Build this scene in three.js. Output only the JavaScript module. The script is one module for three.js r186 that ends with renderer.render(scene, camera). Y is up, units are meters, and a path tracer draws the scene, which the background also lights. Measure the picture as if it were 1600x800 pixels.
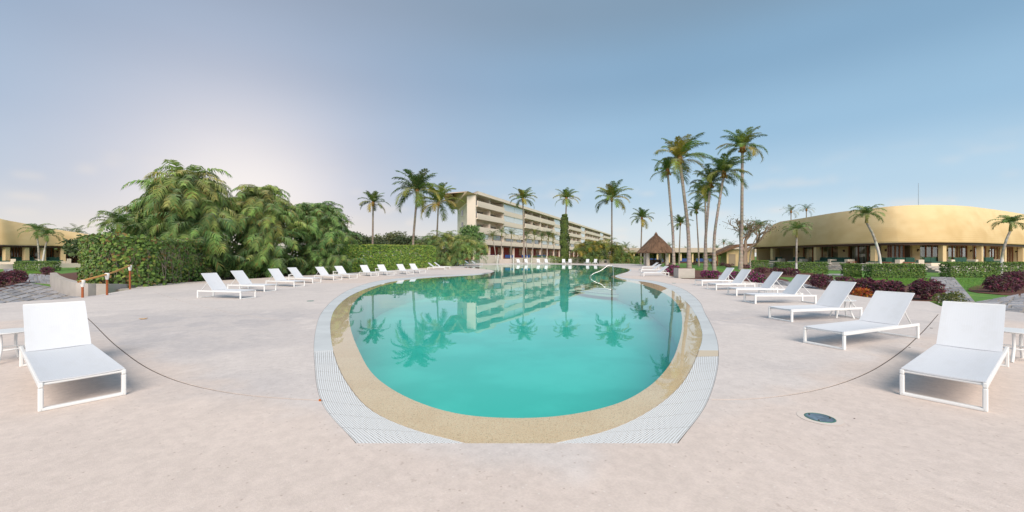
import * as THREE from 'three';
import { mergeGeometries, toCreasedNormals } from 'three/addons/utils/BufferGeometryUtils.js';
import { RoundedBoxGeometry } from 'three/addons/geometries/RoundedBoxGeometry.js';

// ------------------------------------------------------------------ camera, sky, sun, exposure
const F = 640, EYE = 1.6, LOW = -0.25;          // focal length in photo pixels, eye height, garden level under the deck
const scene = new THREE.Scene();
const camera = new THREE.PerspectiveCamera(2 * Math.atan(400 / F) * 180 / Math.PI, 2, 0.1, 4000);
camera.position.set(0, EYE, 0); camera.lookAt(0, EYE, -10);
const SUN_AZ = 2.98, SUN_EL = 0.66, GLOW_AZ = -0.58;   // broad soft daylight over the viewer's shoulder; the dawn glow lies behind the palm clumps
const sunDir = new THREE.Vector3(Math.sin(SUN_AZ) * Math.cos(SUN_EL), Math.sin(SUN_EL), -Math.cos(SUN_AZ) * Math.cos(SUN_EL));
const renderer = new THREE.WebGLRenderer({ antialias: true });
renderer.toneMapping = THREE.LinearToneMapping; renderer.toneMappingExposure = 1.07;
renderer.shadowMap.enabled = true; renderer.shadowMap.type = THREE.PCFSoftShadowMap;
const sun = new THREE.DirectionalLight(new THREE.Color(1.0, 0.87, 0.75), 4.1);
sun.position.copy(sunDir).multiplyScalar(200).add(new THREE.Vector3(0, 0, -40)); sun.target.position.set(0, 0, -40);
sun.castShadow = true; sun.shadow.radius = 80; sun.shadow.mapSize.set(2048, 2048);
Object.assign(sun.shadow.camera, { left: -130, right: 130, top: 130, bottom: -130, near: 1, far: 600 });
scene.add(sun, sun.target);

const lins = {}; const lin = (h) => { if (!lins[h]) { const c = new THREE.Color(h); lins[h] = [c.r, c.g, c.b]; } return lins[h]; };
const mix = (a, b, t) => a.map((v, i) => v + (b[i] - v) * t);
const smooth = (a, b, x) => { const t = Math.min(1, Math.max(0, (x - a) / (b - a))); return t * t * (3 - 2 * t); };
function ramp(stops, x) {
  for (let i = 1; i < stops.length; i++) if (x <= stops[i][0]) return mix(stops[i - 1][1], stops[i][1], smooth(0, 1, (x - stops[i - 1][0]) / (stops[i][0] - stops[i - 1][0])));
  return stops[stops.length - 1][1];
}
function hash2(x, y) { let h = (x * 374761393 + y * 668265263) | 0; h = Math.imul(h ^ (h >>> 13), 1274126177); return ((h ^ (h >>> 16)) >>> 0) / 4294967296; }
function vnoise(x, y, per) {
  const xi = Math.floor(x), yi = Math.floor(y), fx = x - xi, fy = y - yi, u = fx * fx * (3 - 2 * fx), v = fy * fy * (3 - 2 * fy);
  const w = per ? (k) => ((k % per) + per) % per : (k) => k;
  const a = hash2(w(xi), w(yi)), b = hash2(w(xi + 1), w(yi)), c = hash2(w(xi), w(yi + 1)), d = hash2(w(xi + 1), w(yi + 1));
  return a + (b - a) * u + (c - a) * v + (a - b - c + d) * u * v;
}
function fbm(x, y, oct, per) { let s = 0, a = 0.5, n = 0; for (let i = 0; i < oct; i++) { s += a * vnoise(x, y, per); n += a; x *= 2; y *= 2; if (per) per *= 2; a *= 0.5; } return s / n; }
{
  const W = 768, H = 384, data = new Float32Array(W * H * 4);
  const D = Math.PI / 180;
  const clear = [[0, lin('#e9ebea')], [3 * D, lin('#d9e7ee')], [8 * D, lin('#b9d5e9')], [15 * D, lin('#9cc0dc')], [23 * D, lin('#87abc9')], [31 * D, lin('#819cb4')], [90 * D, lin('#7b96ae')]];
  const glowDir = new THREE.Vector3(Math.sin(GLOW_AZ) * Math.cos(0.09), Math.sin(0.09), -Math.cos(GLOW_AZ) * Math.cos(0.09));
  const v = new THREE.Vector3();
  for (let r = 0; r < H; r++) for (let c = 0; c < W; c++) {
    const el = ((r + 0.5) / H - 0.5) * Math.PI, az = ((c + 0.5) / W - 0.5) * 2 * Math.PI;    // u = atan2(z, x) / 2pi + 0.5
    v.set(Math.cos(el) * Math.cos(az), Math.sin(el), Math.cos(el) * Math.sin(az));
    let k = ramp(clear, Math.max(0, el));
    const ang = Math.acos(Math.min(1, v.dot(glowDir)));
    const flat = Math.acos(Math.min(1, (v.x * glowDir.x + v.z * glowDir.z) / (Math.hypot(v.x, v.z) * Math.hypot(glowDir.x, glowDir.z) + 1e-9)));
    k = mix(k, lin('#b6b6c9'), 0.70 * Math.exp(-((ang / 0.54) ** 2)));
    k = mix(k, lin('#f5ecec'), 0.78 * Math.exp(-((ang / 0.23) ** 2)));
    k = mix(k, [1.0, 0.95, 0.90], 0.7 * Math.exp(-((ang / 0.13) ** 2)));
    k = mix(k, lin('#f6ead9'), 0.75 * Math.exp(-((Math.max(0, el) / 0.085) ** 2)) * Math.exp(-((flat / 0.75) ** 2)));
    const cl = fbm(az * 16 + 3, el * 62, 4), low = smooth(0.0, 0.03, el) * (1 - smooth(0.10, 0.22, el));
    k = mix(k, mix(lin('#fbeedd'), lin('#f4e3dc'), flat / 2.5), 0.35 * low * smooth(0.62, 0.80, cl));
    const hi = fbm(az * 5 + 40, el * 14 + 7, 5); k = k.map((q) => q * (1 + 0.05 * (hi - 0.5)));
    data.set([k[0] * 0.95, k[1] * 0.95, k[2] * 0.95, 1], (r * W + c) * 4);
  }
  const t = new THREE.DataTexture(data, W, H, THREE.RGBAFormat, THREE.FloatType);
  t.mapping = THREE.EquirectangularReflectionMapping; t.magFilter = t.minFilter = THREE.LinearFilter; t.needsUpdate = true;
  scene.background = t; scene.environment = t;
}

// ------------------------------------------------------------------ helpers
let seed = 20240611;
function rnd() { seed = (seed + 0x6D2B79F5) | 0; let t = Math.imul(seed ^ (seed >>> 15), 1 | seed); t = (t + Math.imul(t ^ (t >>> 7), 61 | t)) ^ t; return ((t ^ (t >>> 14)) >>> 0) / 4294967296; }
const rr = (a, b) => a + (b - a) * rnd();
const V = (x, y, z) => new THREE.Vector3(x, y, z);
// a direction in the picture meets the level y
const P = (px, py, y = 0) => { const d = F * (EYE - y) / (py - 400); return V((px - 800) / F * d, y, -d); };
const X = (px, dist) => (px - 800) / F * dist;              // sideways place of a picture column at a distance
const Y = (py, dist) => EYE - (py - 400) / F * dist;
const used = {};
function numbered(n) { const k = used[n] = (used[n] ?? -1) + 1; return k ? n + '_' + String(k).padStart(3, '0') : n; }
function tag(o, label, category, group) { o.userData = { ...o.userData, label, category }; if (group) o.userData.group = group; return o; }
function thing(name, label, category, pos = V(0, 0, 0), turn = 0, group) {
  const o = new THREE.Group(); o.name = numbered(name); o.position.copy(pos); o.rotation.y = turn; scene.add(o); return tag(o, label, category, group);
}
function part(name, geo, m, parent) { const o = new THREE.Mesh(geo, m); o.name = name; parent.add(o); return o; }
function struct(name, geo, m) { const o = part(numbered(name), geo, m, scene); o.userData.kind = 'structure'; return o; }
const box = (w, h, d, x = 0, y = 0, z = 0) => new THREE.BoxGeometry(w, h, d).translate(x, y, z);
const rbox = (w, h, d, x = 0, y = 0, z = 0, r = 0.01) => new RoundedBoxGeometry(w, h, d, 2, r).translate(x, y, z);
const merge = (gs) => mergeGeometries(gs.map((g) => { const q = g.index ? g.toNonIndexed() : g; for (const k of Object.keys(q.attributes)) if (!['position', 'normal', 'uv'].includes(k)) q.deleteAttribute(k); return q; }));
const cyl = (r0, r1, h, x = 0, y = 0, z = 0, n = 16) => new THREE.CylinderGeometry(r0, r1, h, n).translate(x, y, z);
function tube(pts, r, seg = 24, n = 8, closed = false) { return new THREE.TubeGeometry(new THREE.CatmullRomCurve3(pts, closed, 'centripetal'), seg, r, n, closed); }
function bar(a, b, r0, r1 = r0, n = 8) { const d = b.clone().sub(a), g = new THREE.CylinderGeometry(r1, r0, d.length(), n); g.applyQuaternion(new THREE.Quaternion().setFromUnitVectors(V(0, 1, 0), d.clone().normalize())); return g.translate((a.x + b.x) / 2, (a.y + b.y) / 2, (a.z + b.z) / 2); }
function tex(w, h, fn, srgb = true, rep = 1) {
  const d = new Uint8Array(w * h * 4);
  for (let y = 0; y < h; y++) for (let x = 0; x < w; x++) { const c = fn(x / w, y / h, x, y), i = (y * w + x) * 4; d[i] = 255 * Math.min(1, Math.max(0, c[0])); d[i + 1] = 255 * Math.min(1, Math.max(0, c[1])); d[i + 2] = 255 * Math.min(1, Math.max(0, c[2])); d[i + 3] = c.length > 3 ? 255 * c[3] : 255; }
  const t = new THREE.DataTexture(d, w, h); t.wrapS = t.wrapT = THREE.RepeatWrapping; t.magFilter = THREE.LinearFilter; t.minFilter = THREE.LinearMipmapLinearFilter; t.generateMipmaps = true;
  if (srgb) t.colorSpace = THREE.SRGBColorSpace; t.repeat.set(rep, rep); t.needsUpdate = true; return t;
}
const hexes = {}; const hex = (h) => hexes[h] ??= hexOf(h);
const hexOf = (h) => { const c = parseInt(h.slice(1), 16); return [(c >> 16) / 255, ((c >> 8) & 255) / 255, (c & 255) / 255]; };
const grey = (v) => [v, v, v];
const std = (o) => new THREE.MeshStandardMaterial(o);
const phys = (o) => new THREE.MeshPhysicalMaterial(o);
const rgb = (r, g, b) => new THREE.Color().setRGB(r, g, b);
function shapeOf(pts) { return new THREE.Shape(pts.map((p) => new THREE.Vector2(p.x, -p.z))); }      // ground plan, x to x, -z to y
function flat(pts, y, holes = []) { const s = shapeOf(pts); for (const h of holes) s.holes.push(new THREE.Path(h.map((p) => new THREE.Vector2(p.x, -p.z)))); return new THREE.ShapeGeometry(s).rotateX(-Math.PI / 2).translate(0, y, 0); }
function slab(pts, top, thick, holes = []) { const s = shapeOf(pts); for (const h of holes) s.holes.push(new THREE.Path(h.map((p) => new THREE.Vector2(p.x, -p.z)))); return new THREE.ExtrudeGeometry(s, { depth: thick, bevelEnabled: false }).rotateX(-Math.PI / 2).translate(0, top - thick, 0); }
function curve(pts, n, closed = false) { return new THREE.CatmullRomCurve3(pts, closed, 'centripetal').getSpacedPoints(n); }
function fine(pts, n, closed = false) { return new THREE.CatmullRomCurve3(pts, closed, 'centripetal').getPoints(n); }
const px = (list, y = 0) => list.map(([a, b]) => P(a, b, y));

// ------------------------------------------------------------------ materials
// concrete of the deck: one tile spans 24 m, with weathered grey patches, speckles and rust-coloured grains
const TILE = 24;
const blot = [[-8.2, 10.4, 3.4, 2.2, 0.85], [-6.2, 7.6, 2.6, 1.5, 0.7], [6.9, 10.6, 2.6, 2.0, 0.85], [7.6, 8.3, 1.5, 0.9, 0.45], [-3.3, 5.2, 1.4, 0.7, 0.4], [3.9, 5.9, 1.0, 0.7, 0.3], [10, 17, 2, 2, 0.5], [-11, 18, 2.0, 3, 0.5]];
function grid(n, fn) { const g = new Float32Array(n * n); for (let y = 0; y < n; y++) for (let x = 0; x < n; x++) g[y * n + x] = fn(x / n, y / n); return (u, v) => { const x = u * n, y = v * n, xi = Math.floor(x) % n, yi = Math.floor(y) % n, fx = x - Math.floor(x), fy = y - Math.floor(y), x2 = (xi + 1) % n, y2 = (yi + 1) % n; return (g[yi * n + xi] * (1 - fx) + g[yi * n + x2] * fx) * (1 - fy) + (g[y2 * n + xi] * (1 - fx) + g[y2 * n + x2] * fx) * fy; }; }
const coarseA = grid(256, (u, v) => fbm(u * 12, v * 12, 4, 12)), coarseB = grid(512, (u, v) => fbm(u * 48, v * 48, 3, 48));
const coarseS = grid(256, (u, v) => { const x = u * TILE - TILE / 2, z = v * TILE, a = fbm(u * 12, v * 12, 4, 12), b = fbm(u * 48, v * 48, 2, 48); let st = 0; for (const [bx, bz, rx, rz, s] of blot) { const q = Math.hypot((x - bx) / rx, (z - bz) / rz); st = Math.max(st, s * (1 - smooth(0.35, 1.25, q + (a - 0.5) * 1.5 + (b - 0.5) * 0.9))); } return st; });
const concreteTex = tex(2048, 2048, (u, v) => {
  const a = coarseA(u, v), b = coarseB(u, v), c = vnoise(u * 400, v * 400, 400), f = hash2(Math.floor(u * 2048), Math.floor(v * 2048));
  const gx = Math.abs(u * TILE - TILE / 2), gz = v * TILE, inner = smooth(-0.35, 0.35, gz - (4.55 + 0.62 * (gx - 2.6)) + (b - 0.5) * 0.8);
  let k = mix(mix(hex('#d9cbc1'), hex('#d4c6bd'), a), mix(hex('#d5ccc7'), hex('#cfc7c2'), a), inner);
  const st = Math.min(1, coarseS(u, v) + 0.08 * smooth(0.55, 0.72, a) * b);
  k = mix(k, hex('#b6b1b1'), st * 0.9 * (0.4 + 0.6 * smooth(0.38, 0.62, b)));
  const m = 1 + (b - 0.5) * 0.05 + (c - 0.5) * 0.05 + (f - 0.5) * 0.05;
  k = k.map((q) => q * m);
  if (f > 0.9985) k = mix(k, hex('#8f7f74'), 0.6); else if (f < 0.0012) k = mix(k, hex('#f4ede6'), 0.6);
  const pit = vnoise(u * 900, v * 900, 900); if (pit > 0.93 && a > 0.45) k = mix(k, hex('#a29389'), 0.3);
  return k;
});
concreteTex.repeat.set(1 / TILE, 1 / TILE); concreteTex.offset.set(0.5, 0);
const concreteBump = tex(512, 512, (u, v) => grey(0.55 * fbm(u * 24, v * 24, 4, 24) + 0.45 * hash2(Math.floor(u * 512), Math.floor(v * 512))), false, 1 / 1.7);
const M = {};
M.deck = std({ map: concreteTex, bumpMap: concreteBump, bumpScale: 0.0025, roughness: 0.88 });
M.plaster = std({ color: rgb(0.58, 0.53, 0.49), roughness: 0.9, bumpMap: concreteBump, bumpScale: 0.004, map: tex(256, 256, (u, v) => grey(0.86 + 0.16 * (fbm(u * 6, v * 6, 5, 6) - 0.3)), true, 0.3) });
M.joint = std({ color: rgb(0.07, 0.06, 0.055), roughness: 1 });
M.tan = std({ roughness: 0.55, bumpMap: tex(512, 512, (u, v) => grey(vnoise(u * 160, v * 160, 160)), false, 1 / 1.2), bumpScale: 0.003, map: tex(1024, 1024, (u, v) => {
  const g = vnoise(u * 330, v * 330, 330), h = vnoise(u * 250 + 31, v * 250 + 9, 250), a = fbm(u * 5, v * 5, 4, 5);
  let k = mix(hex('#ecc9a4'), hex('#e0b88e'), a); k = mix(k, hex('#efdfbf'), smooth(0.62, 0.85, g) * 0.8); k = mix(k, hex('#a07c50'), smooth(0.66, 0.9, h) * 0.6); return k; }, true, 1 / 1.6) });
M.grout = std({ color: rgb(0.72, 0.76, 0.77), roughness: 0.55, map: tex(256, 256, (u, v) => grey(0.92 + 0.1 * (fbm(u * 5, v * 5, 4, 5) - 0.5)), true, 0.6) });
M.gutterTan = std({ color: rgb(0.62, 0.53, 0.40), roughness: 0.6 });
const grateAlpha = tex(256, 256, (u, v) => { const q = (a) => Math.abs(((a * 8) % 1) - 0.5); const row = Math.floor(v * 8) % 2; const open = q(u + row / 16) < 0.22 && q(v) < 0.22; return grey(open ? 0 : 1); }, false, 1 / 0.25);
M.grate = std({ color: rgb(0.82, 0.84, 0.84), roughness: 0.5, alphaMap: grateAlpha, alphaTest: 0.5, side: THREE.DoubleSide });
M.channel = std({ color: rgb(0.50, 0.45, 0.40), roughness: 1 });
M.basin = std({ roughness: 0.7, side: THREE.DoubleSide, map: tex(512, 512, (u, v) => mix(hex('#28c0b0'), hex('#3accbc'), smooth(0.3, 0.7, fbm(u * 6, v * 6, 5, 6))), true, 1 / 9) });
M.poolStep = std({ color: rgb(0.36, 0.52, 0.38), roughness: 0.7 });
M.poolNose = std({ color: rgb(0.03, 0.14, 0.13), roughness: 0.5 });
M.water = phys({ color: rgb(0.93, 0.995, 0.99), transmission: 1, thickness: 0, roughness: 0.0, ior: 1.32, bumpMap: tex(512, 512, (u, v) => grey(fbm(u * 5, v * 5, 3, 5)), false, 1 / 9), bumpScale: 0.005 });
M.white = std({ color: rgb(0.76, 0.77, 0.77), roughness: 0.42 });
const weave = tex(128, 128, (u, v, x, y) => grey(0.5 + 0.5 * Math.sin(x * Math.PI / 2) * Math.sin(y * Math.PI / 2)), false, 1 / 0.08);
const slingTex = tex(256, 256, (u, v) => { const a = fbm(u * 4, v * 4, 4, 4), s = vnoise(u * 3, v * 60, 3); return mix([0.97, 0.98, 1], hex('#dcdcda'), 0.12 * smooth(0.45, 0.75, a) + 0.08 * s); }, true, 1.3);
M.sling = phys({ map: slingTex, color: rgb(0.80, 0.81, 0.82), roughness: 0.75, bumpMap: weave, bumpScale: 0.001, transmission: 0.12, thickness: 0, side: THREE.DoubleSide });
M.steel = std({ color: rgb(0.62, 0.63, 0.64), metalness: 1, roughness: 0.22 });
M.grass = std({ roughness: 1, map: tex(1024, 1024, (u, v) => { const a = fbm(u * 10, v * 10, 5, 10), b = vnoise(u * 420, v * 420, 420); let k = mix(hex('#4c7a2c'), hex('#6f9a3e'), a); k = mix(k, hex('#35591f'), smooth(0.5, 0.9, b) * 0.7); return mix(k, hex('#9aa556'), smooth(0.62, 0.8, a) * 0.4); }, true, 1 / 7) });
M.mulch = std({ roughness: 1, map: tex(256, 256, (u, v) => mix(hex('#4a2e24'), hex('#7a5140'), vnoise(u * 90, v * 90, 90)), true, 1 / 1.5) });
const slateTex = tex(512, 512, (u, v) => { const a = fbm(u * 5, v * 14, 5, 5), b = fbm(u * 40, v * 40, 3, 40); let k = mix(hex('#8d8f96'), hex('#b4b2b4'), a); k = mix(k, hex('#5f636c'), smooth(0.58, 0.75, b) * 0.7); return mix(k, hex('#cfc6bd'), smooth(0.6, 0.8, a) * 0.5); }, true, 1 / 2.6);
M.slate = [0.95, 0.78, 1.08].map((q) => std({ color: rgb(q, q * 0.99, q * 0.98), map: slateTex, roughness: 0.75, bumpMap: slateTex, bumpScale: 0.01 }));
M.stone = [[0.42, 0.40, 0.37], [0.55, 0.51, 0.46], [0.34, 0.32, 0.30], [0.50, 0.44, 0.38]].map((c) => std({ color: rgb(...c), roughness: 0.95 }));
M.mortar = std({ color: rgb(0.33, 0.30, 0.27), roughness: 1 });
M.leaf = phys({ vertexColors: true, roughness: 1, transmission: 0.36, thickness: 0, side: THREE.DoubleSide });
M.leafGloss = phys({ vertexColors: true, roughness: 0.5, side: THREE.DoubleSide });
M.bark = std({ vertexColors: true, roughness: 0.95 });
M.wood = std({ color: rgb(0.30, 0.10, 0.045), roughness: 0.5 });
M.woodDark = std({ color: rgb(0.075, 0.028, 0.016), roughness: 0.5 });
M.bamboo = std({ roughness: 0.45, map: tex(256, 64, (u, v) => mix(hex('#b9813f'), hex('#d9a763'), fbm(u * 30, v * 4, 3, 30)), true) });
M.rope = std({ color: rgb(0.78, 0.76, 0.72), roughness: 0.95 });

// ------------------------------------------------------------------ ground, deck and pool
const OUT = px([[504, 631.6], [491, 562.5], [492, 522], [502, 489], [525, 465], [553, 449.6], [602, 437], [663, 431.7], [740, 427.6], [772, 424.2], [757, 420.5], [722, 417.6], [735, 415.3], [762, 413.6], [800, 412.7], [860, 412.7], [906, 413.7], [952, 415.8], [983, 419.7], [985, 424], [972, 428], [966, 431], [978, 434.5], [1020, 438.6], [1061, 449], [1091, 469], [1101.6, 489], [1118, 522], [1123, 550], [1120, 583], [1101.6, 635.6]]);
const TAN = px([[642.5, 668], [581.5, 640], [541, 595], [522.6, 554], [516.6, 522], [516.6, 501.5], [524.7, 481], [549, 461], [581.6, 448], [622, 438.6], [683, 433], [740, 430], [764, 427], [769.5, 424.3], [754, 421], [725.5, 418], [737, 415.8], [763, 414], [800, 413.1], [860, 413.1], [906, 414.1], [951, 416.2], [981, 420], [982, 424], [968, 428.5], [961, 431.5], [975.6, 436.5], [1012, 441], [1047, 452], [1072, 471], [1086, 489], [1097.5, 522], [1089, 554], [1061, 603], [1008, 644], [945, 672]]);
const WAT = px([[800, 651], [720, 645], [650, 625], [590, 590], [560, 545], [546, 500], [551, 475], [573, 456], [611, 443], [662, 435], [720, 431.3], [752, 428.6], [765, 425.8], [767, 424.2], [752, 421.6], [729, 418.4], [739, 416.2], [764, 414.3], [800, 413.4], [860, 413.4], [906, 414.4], [949.5, 416.6], [978.5, 420.3], [979, 424], [963, 428.8], [955, 432], [973, 438], [1003, 444.5], [1031, 454.5], [1050, 466], [1062, 481], [1066, 500], [1062, 530], [1045, 570], [1010, 605], [960, 630], [880, 647]]);
const CUT = -3.5;                                    // the near slab ends the ring of grates in a straight line
const cutL = V(-1.335, 0, CUT), cutR = V(1.42, 0, CUT), tanL = V(-0.35, 0, CUT), tanR = V(0.31, 0, CUT);
const outLoop = fine([cutL, ...OUT, cutR], 32 * 10), tanLoop = fine([tanL, ...TAN, tanR], 37 * 10), watLoop = fine(WAT, 37 * 10, true).slice(0, -1);
struct('lawn', flat([V(-1500, 0, 300), V(-1500, 0, -1500), V(1500, 0, -1500), V(1500, 0, 300)], LOW, [outLoop.map((p) => V(p.x * 1.02, 0, p.z))]), M.grass);
// outline of the raised deck
const deckEdge = [V(-30, 0, 6), V(-30, 0, -9), ...px([[-60, 478], [0, 474], [40, 470.5], [102, 467], [150, 461.5], [208, 451.5], [222, 444.5], [310, 440], [400, 435], [455, 431.5], [520, 428], [600, 423.2], [660, 418.6], [700, 415.2], [735, 412.6], [760, 411.6], [800, 411.5], [930, 411.5], [985, 412.2], [1025, 414.6], [1044, 418.5], [1034, 427], [1046, 431], [1066, 435.5], [1100, 437], [1142, 437], [1186, 442], [1232, 447], [1290, 453.5], [1336, 462], [1384, 468.5], [1452, 471], [1470, 478.5], [1540, 483], [1600, 489], [1660, 494]]), V(26, 0, -8), V(26, 0, 6)];
function ribbon(pts, w) { const L = [], R = []; pts.forEach((p, i) => { const a = pts[Math.max(0, i - 1)], b = pts[Math.min(pts.length - 1, i + 1)], d = b.clone().sub(a).normalize(); L.push(V(p.x + d.z * w / 2, 0, p.z - d.x * w / 2)); R.push(V(p.x - d.z * w / 2, 0, p.z + d.x * w / 2)); }); return [...L, ...R.reverse()]; }
const jointLines = [
  [[106, 471], [140, 500], [185, 543], [240, 580], [300, 602], [380, 617], [450, 623], [497, 625.5]],
  [[1466, 491], [1440, 520], [1400, 555], [1350, 585], [1290, 606], [1220, 619], [1160, 624], [1112, 624.5]],
  [[240, 456], [300, 475], [380, 492], [470, 505]],
  [[1240, 487], [1180, 495], [1122, 502]],
].map((l) => curve(px(l), 60));
struct('deck', slab(deckEdge, 0, 0.3, [outLoop, ...jointLines.map((l, i) => ribbon(l, i < 2 ? 0.019 : 0.012))]), M.deck);
jointLines.forEach((l) => struct('expansion_joint', flat(ribbon(l, 0.07), -0.006), M.joint));
// tan pebble margin, just under the film of water
struct('pebble_margin', flat(tanLoop, -0.013, [watLoop]), M.tan);
struct('gutter_channel', flat(outLoop, -0.29, [watLoop]), M.channel);
const skirt = (loop, y0, y1) => { const p = [], u = [], ix = []; let s = 0; loop.forEach((q, i) => { if (i) s += q.distanceTo(loop[i - 1]); p.push(q.x, y0, q.z, q.x, y1, q.z); u.push(s, y0, s, y1); if (i < loop.length - 1) ix.push(2 * i, 2 * i + 1, 2 * i + 2, 2 * i + 1, 2 * i + 3, 2 * i + 2); }); const g = new THREE.BufferGeometry(); g.setAttribute('position', new THREE.Float32BufferAttribute(p, 3)); g.setAttribute('uv', new THREE.Float32BufferAttribute(u, 2)); g.setIndex(ix); g.computeVertexNormals(); return g; };
struct('margin_rim', skirt(tanLoop, -0.006, -0.3), M.gutterTan);
struct('pool_basin', merge([skirt([...watLoop, watLoop[0]], -0.013, -1.5), flat(watLoop, -1.5)]), M.basin);
struct('water', flat(tanLoop, -0.005), M.water);
// curved entry steps under the water
{
  const c = P(969, 431);
  const t = thing('pool_steps', 'curved pool entry steps under the water below the steel handrail', 'steps', V(c.x, -1.5, c.z));
  [1.4, 2.5, 3.6, 4.7, 5.8].forEach((r, i) => { const top = 1.32 - i * 0.22, a = 1.05, n = []; for (let k = 0; k <= 30; k++) { const q = 2.25 + (k / 30) * 2.6; n.push(V(Math.cos(q) * r * 0.62, 0, Math.sin(q) * r * -0.9)); } n.push(V(0.2, 0, 0.1)); const st = part('step', slab(n, top, 0.2), M.poolStep, t); part('nosing', tube(n.slice(0, 31).map((p) => V(p.x, top, p.z)), 0.035, 60, 5), M.poolNose, st); });
}
// gutter: white solid covers round the far side, perforated panels on the near side
{
  const t = thing('gutter_grate', 'white gutter cover round the pool with perforated panels', 'gutter', V(0, 0, 0));
  const split = (loop, z, left) => { const i = left ? loop.findIndex((p) => p.z < z) : loop.findLastIndex((p) => p.z < z); return i; };
  const zs = P(490, 550).z;
  const oL = split(outLoop, zs, true), oR = split(outLoop, zs, false), tL = split(tanLoop, zs, true), tR = split(tanLoop, zs, false);
  const cover = part('solid_cover', slab([...outLoop.slice(oL, oR + 1), ...tanLoop.slice(tL, tR + 1).reverse()].map((p) => V(p.x * 0.9995, 0, p.z)), -0.006, 0.03), M.grout, t);
  const strip = (A, B, k0, k1, n, m, name) => {
    const p = [], u = [], ix = []; let s = 0, last;
    for (let i = 0; i <= n; i++) { const q = k0 + (k1 - k0) * i / n, a = A.getPointAt(q), b = B.getPointAt(q), mid = a.clone().lerp(b, 0.5); if (last) s += mid.distanceTo(last); last = mid; a.lerp(b, 0.015); b.lerp(a, 0.02); p.push(a.x, -0.007, a.z, b.x, -0.007, b.z); u.push(s, 0, s, a.distanceTo(b)); if (i < n) ix.push(2 * i, 2 * i + 2, 2 * i + 1, 2 * i + 1, 2 * i + 2, 2 * i + 3); }
    const g = new THREE.BufferGeometry(); g.setAttribute('position', new THREE.Float32BufferAttribute(p, 3)); g.setAttribute('uv', new THREE.Float32BufferAttribute(u, 2)); g.setIndex(ix); g.computeVertexNormals(); part(name, g, m, t);
  };
  const C = (l) => new THREE.CatmullRomCurve3(l, false, 'centripetal');
  const AL = C(outLoop.slice(0, oL + 1)), BL = C(tanLoop.slice(0, tL + 1)), AR = C(outLoop.slice(oR).reverse()), BR = C(tanLoop.slice(tR).reverse());
  for (const [A, B] of [[AL, BL], [AR, BR]]) for (let k = 0; k < 9; k++) strip(A, B, k / 9 + 0.0006, (k + 1) / 9 - 0.0006, 12, A === AR && k === 8 ? M.gutterTan : M.grate, 'grate_panel');
}
// round inspection cover with three screws
{
  const c = P(1281, 653), t = thing('drain_cover', 'round grey metal cover with three screws set in the deck', 'drain cover', c);
  part('rim', new THREE.LatheGeometry([[0.112, 0.0005], [0.112, 0.006], [0.12, 0.007], [0.126, 0.005], [0.128, 0.0005]].map((q) => new THREE.Vector2(...q)), 40), std({ color: rgb(0.10, 0.24, 0.19), metalness: 0.5, roughness: 0.4 }), t);
  part('plate', cyl(0.111, 0.111, 0.004, 0, 0.0026, 0, 40), std({ color: rgb(0.50, 0.56, 0.62), metalness: 0.8, roughness: 0.35, map: tex(128, 128, (u, v) => grey(0.7 + 0.5 * (fbm(u * 5, v * 5, 4, 5) - 0.3))) }), t);
  part('collar', new THREE.RingGeometry(0.13, 0.19, 40).rotateX(-Math.PI / 2).translate(0, 0.003, 0), std({ color: rgb(0.68, 0.60, 0.54), roughness: 0.9 }), t);
  for (const a of [2.3, 4.2, 0.1]) part('screw', cyl(0.008, 0.009, 0.006, Math.cos(a) * 0.093, 0.007, Math.sin(a) * 0.093, 10), M.joint, t);
}
for (const [a, b] of [[485, 470.5], [1053, 442.6]]) { const t = tag(part(numbered('deck_drain'), merge([cyl(0.11, 0.11, 0.006, 0, 0.003, 0, 20), new THREE.TorusGeometry(0.11, 0.008, 6, 24).rotateX(Math.PI / 2).translate(0, 0.006, 0)]), std({ color: rgb(0.2, 0.3, 0.27), roughness: 0.5, metalness: 0.4 }), scene), 'small round dark drain lid in the deck', 'drain cover', 'small deck drains'); t.position.copy(P(a, b)); }
// fallen leaves
for (const [a, b, s, c] of [[500, 626, 0.035, '#c2651e'], [224, 499, 0.09, '#b99a75'], [41, 545, 0.04, '#8f7a66'], [1335, 654, 0.012, '#3a2c22'], [1455, 513, 0.03, '#2f2622'], [1421, 543, 0.02, '#2f2622']]) {
  const g = new THREE.SphereGeometry(s, 10, 6).scale(1, 0.16, 0.45); const p = g.attributes.position; for (let i = 0; i < p.count; i++) p.setY(i, p.getY(i) + 2.2 * p.getX(i) ** 2 + s * 0.16); g.computeVertexNormals(); g.rotateY(rr(0, 6));
  const o = tag(part(numbered('fallen_leaf'), g, std({ color: new THREE.Color(c), roughness: 0.9 }), scene), 'small dry fallen leaf lying on the pale deck', 'leaf', 'fallen leaves on the deck'); o.position.copy(P(a, b));
}

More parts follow.
